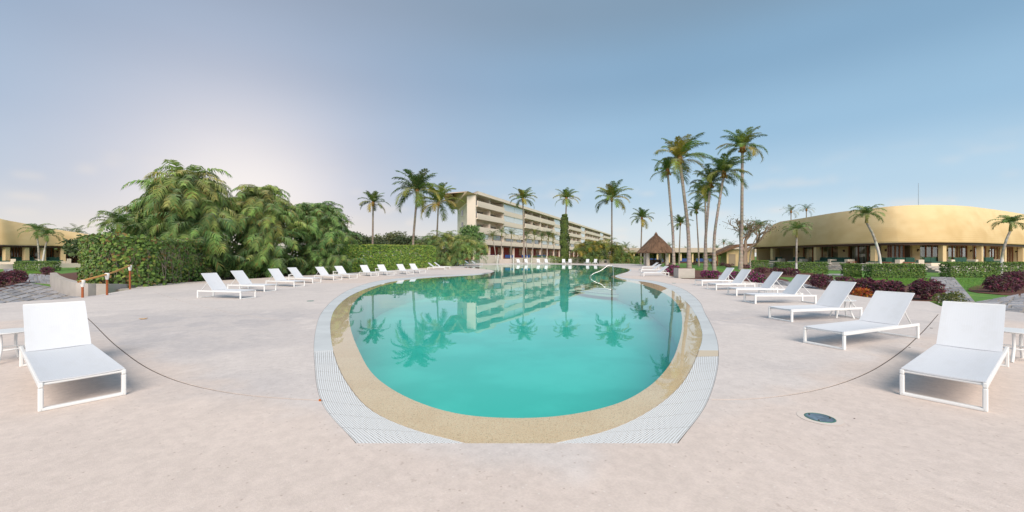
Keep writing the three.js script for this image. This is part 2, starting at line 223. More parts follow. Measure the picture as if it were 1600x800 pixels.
// ------------------------------------------------------------------ beds and paving of the garden
const bed = (l) => struct('planting_bed', slab(curve(px(l, LOW), 60, true).slice(0, -1), LOW + 0.03, 0.06), M.mulch);
bed([[1262, 452], [1275, 436], [1310, 436], [1340, 447], [1400, 444], [1462, 447], [1470, 470], [1390, 470], [1330, 464]]);
bed([[1528, 458], [1560, 440], [1640, 432], [1700, 452], [1600, 463]]);
bed([[1170, 430], [1180, 420], [1215, 419], [1262, 425], [1262, 434], [1200, 432]]);
bed([[1034, 427], [1044, 419], [1070, 421], [1120, 425], [1190, 431], [1230, 440], [1180, 441], [1060, 435]]);
bed([[-90, 468], [-60, 436], [20, 430], [48, 436], [38, 447], [0, 456]]);
bed([[60, 432], [66, 424], [84, 425], [86, 432]]);
bed([[214, 448], [300, 428], [420, 424], [520, 419], [600, 416], [690, 414], [735, 413.4], [700, 416.6], [640, 421], [560, 427], [440, 435], [330, 441], [240, 446]]);
function paving(name, label, q, nu, nv, group) {      // a walk of separate slate slabs between four picture corners on the garden level
  const [a, b, c, d] = px(q, LOW), at = (u, v) => a.clone().lerp(b, u).lerp(d.clone().lerp(c, u), v);
  const t = new THREE.Group(); t.name = numbered(name); t.userData = { kind: 'structure' }; scene.add(t);
  part('bedding', slab([a, b, c, d], LOW + 0.02, 0.05), M.mortar, t);
  for (let j = 0; j < nv; j++) { let u = 0; while (u < 0.999) { let w = rr(0.6, 1.5) / nu; if (u + w > 1 - 0.45 / nu) w = 1 - u; const e = 0.015, v0 = j / nv + 0.012, v1 = (j + 1) / nv - 0.012, jig = () => rr(-0.006, 0.006);
    part('paving_slab', slab([at(u + e, v0 + jig()), at(u + w - e, v0 + jig()), at(u + w - e + jig(), v1), at(u + e + jig(), v1)], LOW + 0.035 + rnd() * 0.01, 0.04), M.slate[Math.floor(rnd() * 3)], t); u += w; } }
}
paving('garden_path', '', [[1454, 433], [1490, 433], [1524, 473], [1466, 473]], 4, 12);
paving('garden_path', '', [[1296, 428], [1324, 428], [1316, 441], [1262, 446]], 3, 7);
paving('garden_path', '', [[1130, 424], [1262, 445], [1340, 470], [1190, 446]], 10, 6);
paving('garden_path', '', [[1524, 473], [1640, 452], [1700, 500], [1470, 488]], 8, 8);
paving('garden_path', '', [[-80, 470], [40, 441], [190, 470], [60, 500]], 8, 10);
paving('garden_path', '', [[5, 420], [26, 420], [46, 434], [10, 437]], 3, 6);
paving('garden_path', '', [[46, 428], [86, 431], [100, 446], [40, 441]], 6, 5);

// ------------------------------------------------------------------ plants
class Mesh3 {                                        // collects coloured triangles
  constructor() { this.p = []; this.c = []; }
  tri(a, b, c, k) { this.p.push(a.x, a.y, a.z, b.x, b.y, b.z, c.x, c.y, c.z); for (let i = 0; i < 3; i++) this.c.push(k[0], k[1], k[2]); }
  quad(a, b, c, d, k) { this.tri(a, b, c, k); this.tri(a, c, d, k); }
  build() { const g = new THREE.BufferGeometry(); g.setAttribute('position', new THREE.Float32BufferAttribute(this.p, 3)); g.setAttribute('color', new THREE.Float32BufferAttribute(this.c, 3)); g.computeVertexNormals(); return g; }
}
const jitter = (k, a) => { const q = 1 + rr(-a, a); return [k[0] * q * (1 + rr(-a, a) * 0.4), k[1] * q, k[2] * q * (1 + rr(-a, a) * 0.4)]; };
const pick = (l) => l[Math.floor(rnd() * l.length)];
// one feather frond: a bent rib with a row of drooping leaflets on either side
function frond(m, o, az, el, L, { droop = 1.3, pairs = 30, len = 0.55, wid = 0.04, hang = 0.6, fwd = 0.75, colors, tip = 0, wind = [0, 0] }) {
  const N = 12, pts = [o.clone()], dirs = []; let a = az;
  for (let i = 0; i < N; i++) { const t = (i + 0.5) / N, e = el - droop * t ** 1.4; const d = V(Math.cos(e) * Math.cos(a) + wind[0] * t, Math.sin(e), Math.cos(e) * Math.sin(a) + wind[1] * t).normalize(); dirs.push(d); pts.push(pts[i].clone().addScaledVector(d, L / N)); }
  const base = jitter(pick(colors), 0.3), rib = jitter(mix(base, [0.30, 0.24, 0.05], 0.55), 0.1);
  const up = V(0, 1, 0), side = V(), nor = V();
  for (let i = 0; i < N; i++) { const r = 0.022 * L / 3 * (1.25 - i / N), d = dirs[i]; side.crossVectors(d, up).normalize(); const s = side.clone().multiplyScalar(r), u = V(0, r * 0.9, 0), a0 = pts[i], b0 = pts[i + 1]; m.quad(a0.clone().add(s), a0.clone().add(u), b0.clone().add(u), b0.clone().add(s), rib); m.quad(a0.clone().sub(s), b0.clone().sub(s), b0.clone().add(u), a0.clone().add(u), rib); m.quad(a0.clone().add(s), b0.clone().add(s), b0.clone().sub(s), a0.clone().sub(s), rib); }
  for (let k = 0; k < pairs; k++) {
    const t = 0.14 + 0.86 * (k + rnd() * 0.6) / pairs, f = Math.min(N - 1e-3, t * N), i = Math.floor(f), p = pts[i].clone().lerp(pts[i + 1], f - i), d = dirs[i];
    side.crossVectors(d, up).normalize(); nor.crossVectors(side, d).normalize();
    const l = len * (0.35 + 0.65 * Math.sin(Math.PI * Math.min(1, 0.18 + 0.78 * t))) * rr(0.85, 1.1) * (t > 0.9 ? 0.8 : 1);
    for (const s of [-1, 1]) {
      if (rnd() < 0.03) continue;
      const q = side.clone().multiplyScalar(s * rr(0.75, 1.05)).addScaledVector(d, fwd * (0.6 + 0.7 * t) * rr(0.8, 1.2)).addScaledVector(nor, 0.35 * rr(0.4, 1.2)).normalize();
      const mid = p.clone().addScaledVector(q, l * 0.5).add(V(0, -l * hang * 0.10, 0)), end = p.clone().addScaledVector(q, l * 0.95).add(V(wind[0] * l * 0.3, -l * hang * rr(0.45, 0.75), wind[1] * l * 0.3));
      const w = d.clone().multiplyScalar(wid * 0.5), k1 = jitter(tip && rnd() < tip ? mix(base, [0.28, 0.20, 0.05], rr(0.3, 0.9)) : base, 0.22);
      m.tri(p.clone().sub(w), p.clone().add(w), mid.clone().add(w), k1); m.tri(p.clone().sub(w), mid.clone().add(w), mid.clone().sub(w), k1); m.tri(mid.clone().sub(w), mid.clone().add(w), end, k1);
    }
  }
}
function trunkGeo(pts, rad, colA, colB, rings, nr = 10, paint = 0) {
  const c = new THREE.CatmullRomCurve3(pts, false, 'centripetal'), n = Math.max(14, rings), pos = [], col = [], ix = [];
  for (let i = 0; i <= n; i++) { const t = i / n, p = c.getPointAt(t), tg = c.getTangentAt(t), s = V(1, 0, 0).cross(tg).normalize(), q = tg.clone().cross(s).normalize(), ring = i % 2; let k = jitter(mix(colA, colB, 0.5 + 0.5 * Math.sin(t * 9 + rnd())), 0.12); if (ring) k = k.map((x) => x * 0.72); if (paint && t < paint) k = jitter([0.62, 0.60, 0.56], 0.06);
    for (let j = 0; j < nr; j++) { const a = j / nr * 2 * Math.PI, r = rad(t) * (ring ? 0.95 : 1.03) * (1 + rr(-0.04, 0.04)); const v = p.clone().addScaledVector(s, Math.cos(a) * r).addScaledVector(q, Math.sin(a) * r); pos.push(v.x, v.y, v.z); const kk = k.map((x) => x * rr(0.88, 1.1)); col.push(...kk); } }
  for (let i = 0; i < n; i++) for (let j = 0; j < nr; j++) { const a = i * nr + j, b = i * nr + (j + 1) % nr; ix.push(a, b, a + nr, b, b + nr, a + nr); }
  const g = new THREE.BufferGeometry(); g.setAttribute('position', new THREE.Float32BufferAttribute(pos, 3)); g.setAttribute('color', new THREE.Float32BufferAttribute(col, 3)); g.setIndex(ix); g.computeVertexNormals(); return g;
}
const GREEN = { coco: [[0.07, 0.15, 0.02], [0.10, 0.19, 0.022], [0.055, 0.12, 0.02], [0.19, 0.22, 0.025]], gold: [[0.12, 0.22, 0.02], [0.22, 0.27, 0.025], [0.09, 0.17, 0.02], [0.36, 0.30, 0.03]], manila: [[0.12, 0.23, 0.04], [0.16, 0.27, 0.05], [0.10, 0.19, 0.035], [0.2, 0.27, 0.06]], areca: [[0.20, 0.32, 0.07], [0.27, 0.38, 0.09], [0.15, 0.26, 0.06], [0.36, 0.38, 0.11]], dark: [[0.15, 0.28, 0.07], [0.19, 0.33, 0.08], [0.11, 0.22, 0.06]] };
const BARK = [[0.26, 0.21, 0.17], [0.33, 0.28, 0.23]], BARKR = [[0.30, 0.245, 0.21], [0.42, 0.35, 0.30]];
// feather palm whose foot and crown stand where the picture shows them; dist is the foot's distance
function palm({ name = 'coconut_palm', label, group, foot, crown, dist, r = 3, n = 22, kind = 'coco', bend = 0.3, tr = 0.16, wind = [0, 0], bark = BARK, pairs = 38, paint = 0, shaft = false, nuts = false, base = LOW, skirt = 0.35 }) {
  n = Math.round(n * 1.1); const b = V(X(foot, dist), base, -dist), c = V(X(crown[0], dist), Y(crown[1], dist), -dist), H = c.y - b.y;
  const t = thing(name, label, 'palm tree', b, 0, group), top = V(c.x - b.x, H, 0);
  const mid1 = V(top.x * (bend), H * 0.35, 0), mid2 = V(top.x * (0.5 + bend * 0.6), H * 0.7, 0);
  const drop = shaft ? r * 0.42 : 0.0, tt = top.clone().add(V(0, -drop, 0));
  part('trunk', trunkGeo([V(0, 0, 0), mid1, mid2, tt], (q) => tr * (1 + 0.55 * Math.exp(-q * 14)) * (1 - 0.28 * q), bark[0], bark[1], Math.round(Math.min(70, H * 5)), 10, paint), M.bark, t);
  if (shaft) part('crownshaft', trunkGeo([tt.clone().add(V(0, -0.05, 0)), tt.clone().lerp(top, 0.5), top.clone().add(V(0, 0.05, 0))], (q) => tr * (1.15 - 0.6 * q), shaft[0], shaft[1], 8, 10), M.bark, t);
  else { const g = new THREE.SphereGeometry(tr * 1.55, 10, 8).scale(1, 2.0, 1); part('crown_heart', g.translate(top.x, top.y, 0), std({ color: rgb(0.30, 0.13, 0.035), roughness: 0.9 }), t); }
  const m = new Mesh3();
  for (let i = 0; i < n; i++) { const q = (i + 0.5) / n, el = 1.5 - (1.35 + skirt) * q ** 1.35 + rr(-0.12, 0.12), az = i * 2.399 + rr(-0.25, 0.25); frond(m, top.clone().add(V(Math.cos(az) * tr * 0.8, rr(-0.1, 0.25) * tr * 4, Math.sin(az) * tr * 0.8)), az, el, r * rr(0.9, 1.15) * (q < 0.12 ? 0.85 : 1), { droop: kind === 'manila' ? 1.9 : 0.95 + 0.75 * q, pairs, len: r * 0.31, wid: Math.max(0.045, r * 0.024), hang: 0.7, colors: q > 0.8 && kind !== 'manila' ? GREEN.gold : GREEN[kind], tip: q > 0.7 ? 0.14 : 0.04, wind }); }
  part('crown', m.build(), M.leaf, t);
  if (nuts) for (let i = 0; i < 6; i++) part('coconut', new THREE.SphereGeometry(0.13, 8, 6).scale(1, 1.2, 1).translate(top.x + Math.cos(i * 1.05) * tr * 1.9, top.y - 0.35 + rr(-0.1, 0.1), Math.sin(i * 1.05) * tr * 1.9), std({ color: rgb(0.33, 0.22, 0.05), roughness: 0.6 }), t);
  return t;
}
// clump of cane palms: many ringed canes, each with its own arching fronds
function clump({ label, group, dist, x0, x1, top, stems = 14, r = 2.6, kind = 'areca', fill = 1, trunkBand, deep = 0.3, pairs = 26, profile }) {
  const cx = (x0 + x1) / 2, b = V(X(cx, dist), LOW, -dist), W = X(x1, dist) - X(x0, dist), H = Y(top, dist) - LOW;
  const t = thing('cane_palm', label, 'palm tree', b, 0, group), m = new Mesh3(), st = [];
  for (let i = 0; i < stems; i++) {
    const u = ((i + rr(0.2, 0.8)) / stems) * 2 - 1, s = trunkBand ? trunkBand[0] + (trunkBand[1] - trunkBand[0]) * rnd() : u * 0.6, zz = rr(-1, 1) * W * deep * 0.35;
    const env = profile ? profile(u) : Math.sqrt(Math.max(0.05, 1 - u * u * 0.8)), hgt = (H - r * 0.5) * env * rr(0.74, 0.97);
    const f0 = V(s * W * 0.22, 0, zz * 0.4), f2 = V(u * (W / 2 - r * 0.72), hgt, zz);
    st.push(trunkGeo([f0, f0.clone().lerp(f2, 0.45).add(V(-u * 0.3, 0.25, 0)), f2], () => 0.055, [0.22, 0.17, 0.05], [0.33, 0.20, 0.07], 22, 6));
    const n = 9; for (let k = 0; k < n; k++) { const az = k * 2.399 + rnd() * 2, q = k / n; frond(m, f2.clone(), az, 1.42 - 1.1 * q + rr(-0.1, 0.1), r * rr(0.8, 1.15), { droop: 1.8 + rr(0, 1.2), pairs, len: r * 0.27, wid: 0.08, hang: 1.15, fwd: 0.5, colors: GREEN[kind], tip: 0.10 + q * 0.12 }); }
    // young suckers and lower fronds that close the clump towards the ground
    for (let k = 0; k < 10 * fill; k++) { const y = hgt * rr(0.02, 0.9), p = f0.clone().lerp(f2, y / hgt).add(V(rr(-1.1, 1.1) + u * W * 0.15, 0, rr(-0.2, 1.2))); frond(m, p, rr(0.2, 2.9) + (rnd() < 0.25 ? 3.1 : 0), rr(0.7, 1.4), r * rr(0.75, 1.1), { droop: 2.0 + rr(0, 1.0), pairs: pairs - 4, len: r * 0.26, wid: 0.08, hang: 1.1, colors: GREEN[rnd() < 0.6 ? 'dark' : kind], tip: 0.14 }); }
  }
  const g = mergeGeometries(st); part('canes', g, M.bark, t).userData.kind = 'stuff'; part('crown', m.build(), M.leaf, t); return t;
}
// leaves spread through a volume: at() gives a point and the way the surface there faces
function leaves(m, n, at, { len = 0.1, wid = 0.07, colors, round = true, vary = 0.25, loose = 0.8 }) {
  for (let i = 0; i < n; i++) {
    const [p, out] = at(); const d = V(rr(-1, 1), rr(-0.6, 1), rr(-1, 1)).normalize().multiplyScalar(loose).add(out).normalize(), s = V(rr(-1, 1), rr(-1, 1), rr(-1, 1)).cross(d).normalize(), q = d.clone().cross(s);
    const l = len * rr(0.7, 1.25), w = wid * rr(0.75, 1.2), k = jitter(pick(colors), vary);
    const a = p.clone().addScaledVector(q, -l / 2), b = p.clone().addScaledVector(q, l / 2).addScaledVector(d, -l * 0.12);
    if (round) { const c0 = p.clone().addScaledVector(s, w / 2).addScaledVector(q, -l * 0.22), c1 = p.clone().addScaledVector(s, w / 2).addScaledVector(q, l * 0.2), e0 = p.clone().addScaledVector(s, -w / 2).addScaledVector(q, -l * 0.22), e1 = p.clone().addScaledVector(s, -w / 2).addScaledVector(q, l * 0.2); m.tri(a, c0, e0, k); m.quad(e0, c0, c1, e1, k); m.tri(e1, c1, b, k); }
    else { const c = p.clone().addScaledVector(s, w / 2), e = p.clone().addScaledVector(s, -w / 2); m.tri(a, c, b, k); m.tri(a, b, e, k); }
  }
}
const HEDGE = [[0.10, 0.20, 0.03], [0.14, 0.26, 0.04], [0.07, 0.14, 0.025], [0.20, 0.28, 0.05]];
// clipped hedge along a ground line
function hedge({ name = 'clipped_hedge', label, group, line, width, height, n, len = 0.1, wid = 0.085, colors = HEDGE, tops, base = LOW, rough = 0.12, round = true, stems = 0, gaps = 0 }) {
  const c = new THREE.CatmullRomCurve3(line, false, 'centripetal'), L = c.getLength(), b = c.getPointAt(0.5), t = thing(name, label, 'hedge', V(b.x, base, b.z), 0, group), m = new Mesh3();
  const hAt = (q) => (typeof height === 'function' ? height(q) : height);
  const bump = (q, v) => 1 - rough * fbm(q * L * 1.1 + 11, v * 3 + 5, 3) * 1.6;
  leaves(m, n, () => {
    let q = rnd(), p = c.getPointAt(q), tg = c.getTangentAt(q), nr = V(-tg.z, 0, tg.x), h = hAt(q); if (nr.dot(V(0, 0, 1)) < 0) nr.negate();
    const f = rnd() * (2 * h + width + 0.5); let o, out;
    const inn = -Math.abs(rr(0, 1) ** 2) * 0.28;
    if (f < h * 1.55) { const y = rnd() * h; o = p.clone().addScaledVector(nr, (width / 2) * bump(q, y) + inn).setY(y); out = nr.clone(); if (y > h - 0.14) o.addScaledVector(nr, -(y - h + 0.14) * 0.8); }
    else if (f < h * 2) { const y = rnd() * h; o = p.clone().addScaledVector(nr, -(width / 2) * bump(q, y) - inn).setY(y); out = nr.clone().negate(); }
    else if (f < h * 2 + width) { const s = rr(-0.5, 0.5) * width; o = p.clone().addScaledVector(nr, s).setY(h * (1.02 - 0.25 * rough + rough * 0.6 * (fbm(q * L * 1.5, s * 2 + 9, 3) - 0.5)) + inn * 0.6); out = V(0, 1, 0); }
    else { const e = rnd() < 0.5 ? 0 : 1; p = c.getPointAt(e); tg = c.getTangentAt(e).multiplyScalar(e ? 1 : -1); const s = rr(-0.5, 0.5) * width, y = rnd() * hAt(e); o = p.clone().addScaledVector(nr, s).addScaledVector(tg, inn).setY(y); out = tg; }
    return [V(o.x - b.x, o.y, o.z - b.z), out];
  }, { len, wid, colors, round });
  if (tops) leaves(m, Math.round(n * 0.12), () => { const q = rnd(), p = c.getPointAt(q), h = hAt(q), s = rr(-0.5, 0.5) * width; return [V(p.x - b.x + rr(-0.05, 0.05), h + rr(-0.04, 0.1), p.z - b.z + s), V(rr(-1, 1), 0.4, rr(-1, 1))]; }, { len: len * 1.1, wid, colors: tops, round });
  part('foliage', m.build(), M.leaf, t);
  const sg = [], N = Math.max(3, stems || Math.round(L * 2)); for (let i = 0; i < N; i++) { const q = (i + 0.5) / N, p = c.getPointAt(q).sub(b), h = hAt(q), o = rr(-0.2, 0.3) * width; const f = V(p.x + rr(-0.1, 0.1), 0, p.z + o); for (let k = 0; k < (stems ? 3 : 1); k++) sg.push(bar(f.clone().setY(k ? rr(0.2, 0.6) * h : 0), V(f.x + rr(-0.4, 0.4), h * rr(0.6, 0.9), f.z + rr(-0.2, 0.3)), 0.028, 0.014, 5)); }
  part('stems', merge(sg), std({ color: rgb(0.34, 0.28, 0.22), roughness: 1 }), t).userData.kind = 'stuff';
  return t;
}
// loose mounded shrub
function shrub({ name, label, group, at, rx, h, rz = rx, n, len, wid, colors, cat = 'shrub', round = false, base = LOW + 0.03, mat = M.leaf, upright = 0.6 }) {
  const t = thing(name, label, cat, V(at.x, base, at.z), 0, group), m = new Mesh3(), lob = []; const k = Math.max(4, Math.round(rx * 5));
  for (let i = 0; i < k; i++) { const u = (i + 0.5) / k * 2 - 1; lob.push([u * rx * 0.78, rr(0.55, 0.72) * h, rr(-0.5, 0.5) * rz, Math.min(rx, rr(0.36, 0.55) * h + 0.1)]); }
  leaves(m, n, () => { const l = pick(lob), d = V(rr(-1, 1), rr(-0.7, 1), rr(-1, 1)).normalize(), q = l[3] * (0.55 + 0.5 * Math.sqrt(rnd())); return [V(l[0] + d.x * q, Math.max(0.03, l[1] + d.y * q * (h * 0.5 / l[3] > 1 ? 1.1 : 0.9)), l[2] + d.z * q * rz / rx), d.clone().add(V(0, upright - 1, 0)).cross(V(rr(-1, 1), 0, rr(-1, 1))).normalize()]; }, { len, wid, colors, round });
  part('foliage', m.build(), mat, t);
  const sg = lob.flatMap((l) => [0, 1].map(() => bar(V(l[0] * 0.6, 0, l[2] * 0.6), V(l[0] + rr(-0.1, 0.1), l[1], l[2] + rr(-0.1, 0.1)), 0.016, 0.008, 5)));
  part('stems', merge(sg), std({ color: rgb(0.14, 0.09, 0.06), roughness: 1 }), t).userData.kind = 'stuff'; return t;
}
// broad-leaved tree: limbs that fork, leaf sprays at their ends
function tree({ name = 'broadleaf_tree', label, group, at, h, r, n = 2500, colors, leafy = 1, len = 0.22, twigs = 3, spread = 0.9, bark = [0.20, 0.16, 0.13], trunk = 0.35, clear = 0.35, tr = 0.16 }) {
  const t = thing(name, label, 'tree', at, 0, group), wood = [], tips = [];
  const grow = (p, d, l, rad, lev) => { const q = p.clone().addScaledVector(d, l); const mid = p.clone().lerp(q, 0.5).add(V(rr(-1, 1), rr(-0.3, 0.5), rr(-1, 1)).multiplyScalar(l * 0.08)); wood.push(bar(p, mid, rad, rad * 0.85, 6), bar(mid, q, rad * 0.85, rad * 0.62, 6)); if (lev === 0) { tips.push(q); return; } const k = lev > 1 ? 3 : twigs; for (let i = 0; i < k; i++) grow(q, d.clone().add(V(rr(-1, 1), rr(-0.25, 0.7), rr(-1, 1)).multiplyScalar(spread)).normalize(), l * rr(0.62, 0.85), rad * 0.6, lev - 1); if (lev < 3) tips.push(q); };
  grow(V(0, 0, 0), V(rr(-0.1, 0.1), 1, rr(-0.1, 0.1)).normalize(), h * clear, tr, 4);
  // fit the grown limbs into the height and width wanted
  let hx = 0, hy = 0; for (const q of tips) { hx = Math.max(hx, Math.hypot(q.x, q.z)); hy = Math.max(hy, q.y); } const sx = r / hx, sy = h / hy;
  part('trunk', merge(wood).scale(sx, sy, sx), std({ color: rgb(...bark), roughness: 1 }), t);
  if (leafy) { const m = new Mesh3(); leaves(m, n, () => { const q = pick(tips), o = V(rr(-1, 1), rr(-0.8, 0.8), rr(-1, 1)).multiplyScalar(r * 0.16 * leafy); return [V(q.x * sx + o.x, q.y * sy + o.y, q.z * sx + o.z), V(rr(-0.3, 0.3), 0.8, rr(-0.3, 0.3))]; }, { len, wid: len * 0.62, colors, round: true, loose: 1.2 }); part('crown', m.build(), M.leaf, t); }
  return t;
}

// tall coconut palms behind the concrete planter
const tallG = 'tall coconut palms behind the planter';
const tall = (label, foot, crown, dist, r, o = {}) => palm({ label, group: tallG, foot, crown, dist, r, bark: BARKR, tr: 0.19, wind: [0.25, 0.1], nuts: true, ...o });
tall('tallest coconut palm with straight trunk above the white loungers by the planter', 1157, [1160, 232], 56, 3.2, { n: 20, wind: [-0.05, 0], kind: 'gold', bend: 0.6, tr: 0.24 });
tall('coconut palm leaning left with a broad windswept crown behind the concrete planter', 1077, [1062, 250], 54, 3.9, { kind: 'gold', n: 22, bend: 0.12, wind: [0.4, 0], tr: 0.25 });
tall('slim coconut palm with a thin crown left of the leaning palm and planter', 1053, [1043, 268], 55, 2.3, { kind: 'gold', n: 14, bend: 0.15, wind: [-0.1, 0] });
tall('coconut palm whose trunk curves to the right beside the bare tree', 1116, [1131, 272], 51, 3.1, { bend: 0.02, wind: [0.35, 0], n: 20 });
tall('coconut palm with straight trunk and dense dark crown among the tall palms', 1102, [1110, 288], 53, 2.7, { bend: 0.05, wind: [0.05, 0] });
tall('coconut palm with drooping dark crown half hidden among the tall palms', 1104, [1102, 305], 68, 3.1, { bend: 0.5, wind: [-0.3, 0] });
tall('short slim coconut palm with small crown behind the tall palms', 1092, [1088, 329], 74, 2.1, { bend: 0.2, n: 15, tr: 0.14 });
// coconut palms round the far end of the pool
const pool = 'coconut palms round the pool';
palm({ label: 'small coconut palm standing alone behind the clipped hedge', group: pool, foot: 582, crown: [583, 318], dist: 66, r: 2.5, n: 18, tr: 0.17 });
palm({ label: 'large coconut palm with wide dark crown behind the clipped hedge', group: pool, foot: 645, crown: [652, 300], dist: 59, r: 4.1, n: 24, bend: 0.1, tr: 0.19 });
palm({ label: 'coconut palm with spreading crown beside the roof end of the hotel', group: pool, foot: 681, crown: [685, 318], dist: 70, r: 4.2, n: 22, tr: 0.17, kind: 'gold' });
palm({ label: 'coconut palm with bare tall trunk before the hotel balconies', group: pool, foot: 819, crown: [817, 312], dist: 90, r: 3.2, n: 20, wind: [0.15, 0], kind: 'gold', tr: 0.2 });
palm({ label: 'coconut palm rising out of a column of climbing vine', group: pool, foot: 882, crown: [885, 311], dist: 92, r: 3.0, n: 18, wind: [0.1, 0], kind: 'gold', tr: 0.2 });
palm({ label: 'coconut palm with level spreading fronds above the cane palm thicket', group: pool, foot: 956, crown: [956, 312], dist: 90, r: 4.6, n: 20, kind: 'gold', tr: 0.2 });
palm({ label: 'dark coconut palm left of the thatched hut', group: pool, foot: 1001, crown: [1003, 342], dist: 92, r: 2.9, n: 18, tr: 0.17 });
palm({ label: 'coconut palm standing just behind the thatched hut roof', group: pool, foot: 1061, crown: [1063, 350], dist: 92, r: 2.7, n: 16, tr: 0.16 });
// vine on the trunk
{
  const t = thing('climbing_vine', 'thick green vine climbing the trunk of a coconut palm', 'vine', V(X(882, 91.6), LOW, -91.6)), m = new Mesh3(), H = Y(335, 91.6) - LOW;
  leaves(m, 5200, () => { const y = rnd() * H, a = rnd() * 6.283, r = (1.1 - 0.35 * y / H + 1.5 * (fbm(a * 0.9 + 9, y * 0.55, 3) - 0.5)) * (0.75 + 0.25 * rnd()) * (y > H * 0.94 ? 0.7 : 1); return [V(Math.cos(a) * r, y, Math.sin(a) * r), V(Math.cos(a), 0.2, Math.sin(a))]; }, { len: 0.3, wid: 0.22, colors: [[0.10, 0.17, 0.02], [0.15, 0.2, 0.03], [0.06, 0.11, 0.02]] });
  part('foliage', m.build(), M.leaf, t); part('stem', tube([V(0.3, 0, 0), V(-0.28, H * 0.3, 0.1), V(0.26, H * 0.65, 0.05), V(-0.1, H * 0.95, 0.1)], 0.06, 30, 6), std({ color: rgb(0.2, 0.15, 0.1), roughness: 1 }), t);
}
// garden palms with white-painted feet
const man = (label, group, foot, crown, dist, r, o = {}) => palm({ name: 'garden_palm', label, group, foot, crown, dist, r, kind: 'manila', n: 15, tr: 0.11, bark: [[0.33, 0.29, 0.25], [0.42, 0.38, 0.34]], shaft: [[0.20, 0.20, 0.06], [0.26, 0.22, 0.08]], pairs: 24, skirt: 0.05, ...o });
man('garden palm leaning left with white-painted trunk on the lawn', 'garden palms before the curved building', 1376, [1354, 337], 33.8, 1.35, { paint: 0.62, bend: 0.08 });
man('garden palm leaning right with white-painted trunk behind long clipped hedge', 'garden palms before the curved building', 1564, [1579, 350], 35, 1.35, { paint: 0.42, bend: 0.1 });
man('upright garden palm with slim dark trunk among low clipped hedges', 'garden palms before the curved building', 1244, [1245, 360], 42, 1.6, { paint: 0.3 });
man('upright one of two garden palms crossing their feet beside purple shrubs', 'pair of garden palms', 62, [58, 362], 52, 1.75, { paint: 0.35 });
man('leaning one of two garden palms crossing their feet beside purple shrubs', 'pair of garden palms', 65, [74, 368], 51, 1.65, { paint: 0.7 });
man('stout garden palm with orange crownshaft rising behind the sea grape hedge', undefined, 181, [185, 352], 25.5, 1.45, { shaft: [[0.42, 0.16, 0.03], [0.36, 0.20, 0.05]], tr: 0.14, n: 18 });
man('garden palm with thin stem beside the bare tree at the curved roof', 'garden palms by the bare tree', 1172, [1186, 357], 62, 2.1, { bend: 0.05 });
man('garden palm with short crown just left of the bare tree', 'garden palms by the bare tree', 1167, [1166, 362], 66, 1.9, {});
// row of young palms before the hotel
[[776, 770, 370], [783, 784, 364], [798, 799, 367], [824, 822, 370], [830, 835, 368], [847, 846, 371], [853, 857, 370], [868, 864, 374]].forEach(([f, c, y], i) => man('young palm in the row along the hotel terrace', 'young palms along the hotel terrace', f, [c, y], 93 + (i % 3), 2.0, { n: 13, pairs: 16, tr: 0.12, kind: 'coco', paint: 0.35 }));
// palms peeping over roofs far behind
[[1236, 331, 110, 2.6], [1260, 328, 110, 2.2], [930, 388, 120, 2.4], [978, 387, 130, 2.6], [990, 391, 140, 2.2], [1046, 386, 150, 2.4], [1142, 386, 130, 2.6], [1120, 389, 140, 2.4], [1073, 392, 130, 2.2], [108, 369, 90, 2.6], [121, 366, 92, 2.8], [1131, 380, 150, 2.2]].forEach(([c, y, d, r]) => palm({ name: 'distant_palm', label: 'far palm whose crown shows above the roofs', group: 'far palms above the roofs', foot: c, crown: [c, y], dist: d, r, n: 13, pairs: 14 }));

// cane palm clumps
clump({ label: 'tallest cane palm clump with drooping yellowed fronds beside the sea grape hedge', group: 'cane palm clumps behind the loungers', dist: 30, x0: 224, x1: 368, top: 252, stems: 30, r: 3.1, trunkBand: [-0.5, 0.3], fill: 1.3, pairs: 30, profile: (u) => 1 - 0.30 * Math.abs(u) ** 1.6 - (u > 0 ? 0.05 * u : 0) });
clump({ label: 'cane palm clump with bare yellow canes showing at its foot', group: 'cane palm clumps behind the loungers', dist: 33.5, x0: 352, x1: 470, top: 284, stems: 20, r: 2.8, trunkBand: [-0.4, 0.6], fill: 1.0, pairs: 26, profile: (u) => 1 - 0.2 * u * u - 0.05 * u });
clump({ label: 'lower cane palm clump that ends at the clipped hedge', group: 'cane palm clumps behind the loungers', dist: 38, x0: 446, x1: 556, top: 308, stems: 18, r: 2.5, kind: 'dark', trunkBand: [-0.8, 0.8], fill: 1.2, pairs: 24, profile: (u) => 0.98 - 0.25 * Math.max(0, u) - 0.08 * u * u });
clump({ label: 'low thicket of cane palms under the hotel end wall', group: 'cane palm thickets by the pool', dist: 66, x0: 640, x1: 762, top: 356, stems: 20, r: 3.0, kind: 'areca', trunkBand: [-1, 1], fill: 1.2, pairs: 18, profile: (u) => 0.96 - 0.2 * u * u });
clump({ label: 'golden thicket of cane palms beside the vine column', group: 'cane palm thickets by the pool', dist: 88, x0: 888, x1: 986, top: 370, stems: 18, r: 3.2, kind: 'gold', trunkBand: [-1, 1], fill: 1.2, pairs: 16, profile: (u) => 0.97 - 0.22 * u * u });
tree({ label: 'dark round tree at the foot of the hotel end wall', at: V(X(734, 80), LOW, -80), h: 7.4, r: 2.6, n: 2600, colors: GREEN.dark, len: 0.35, leafy: 1.6 });

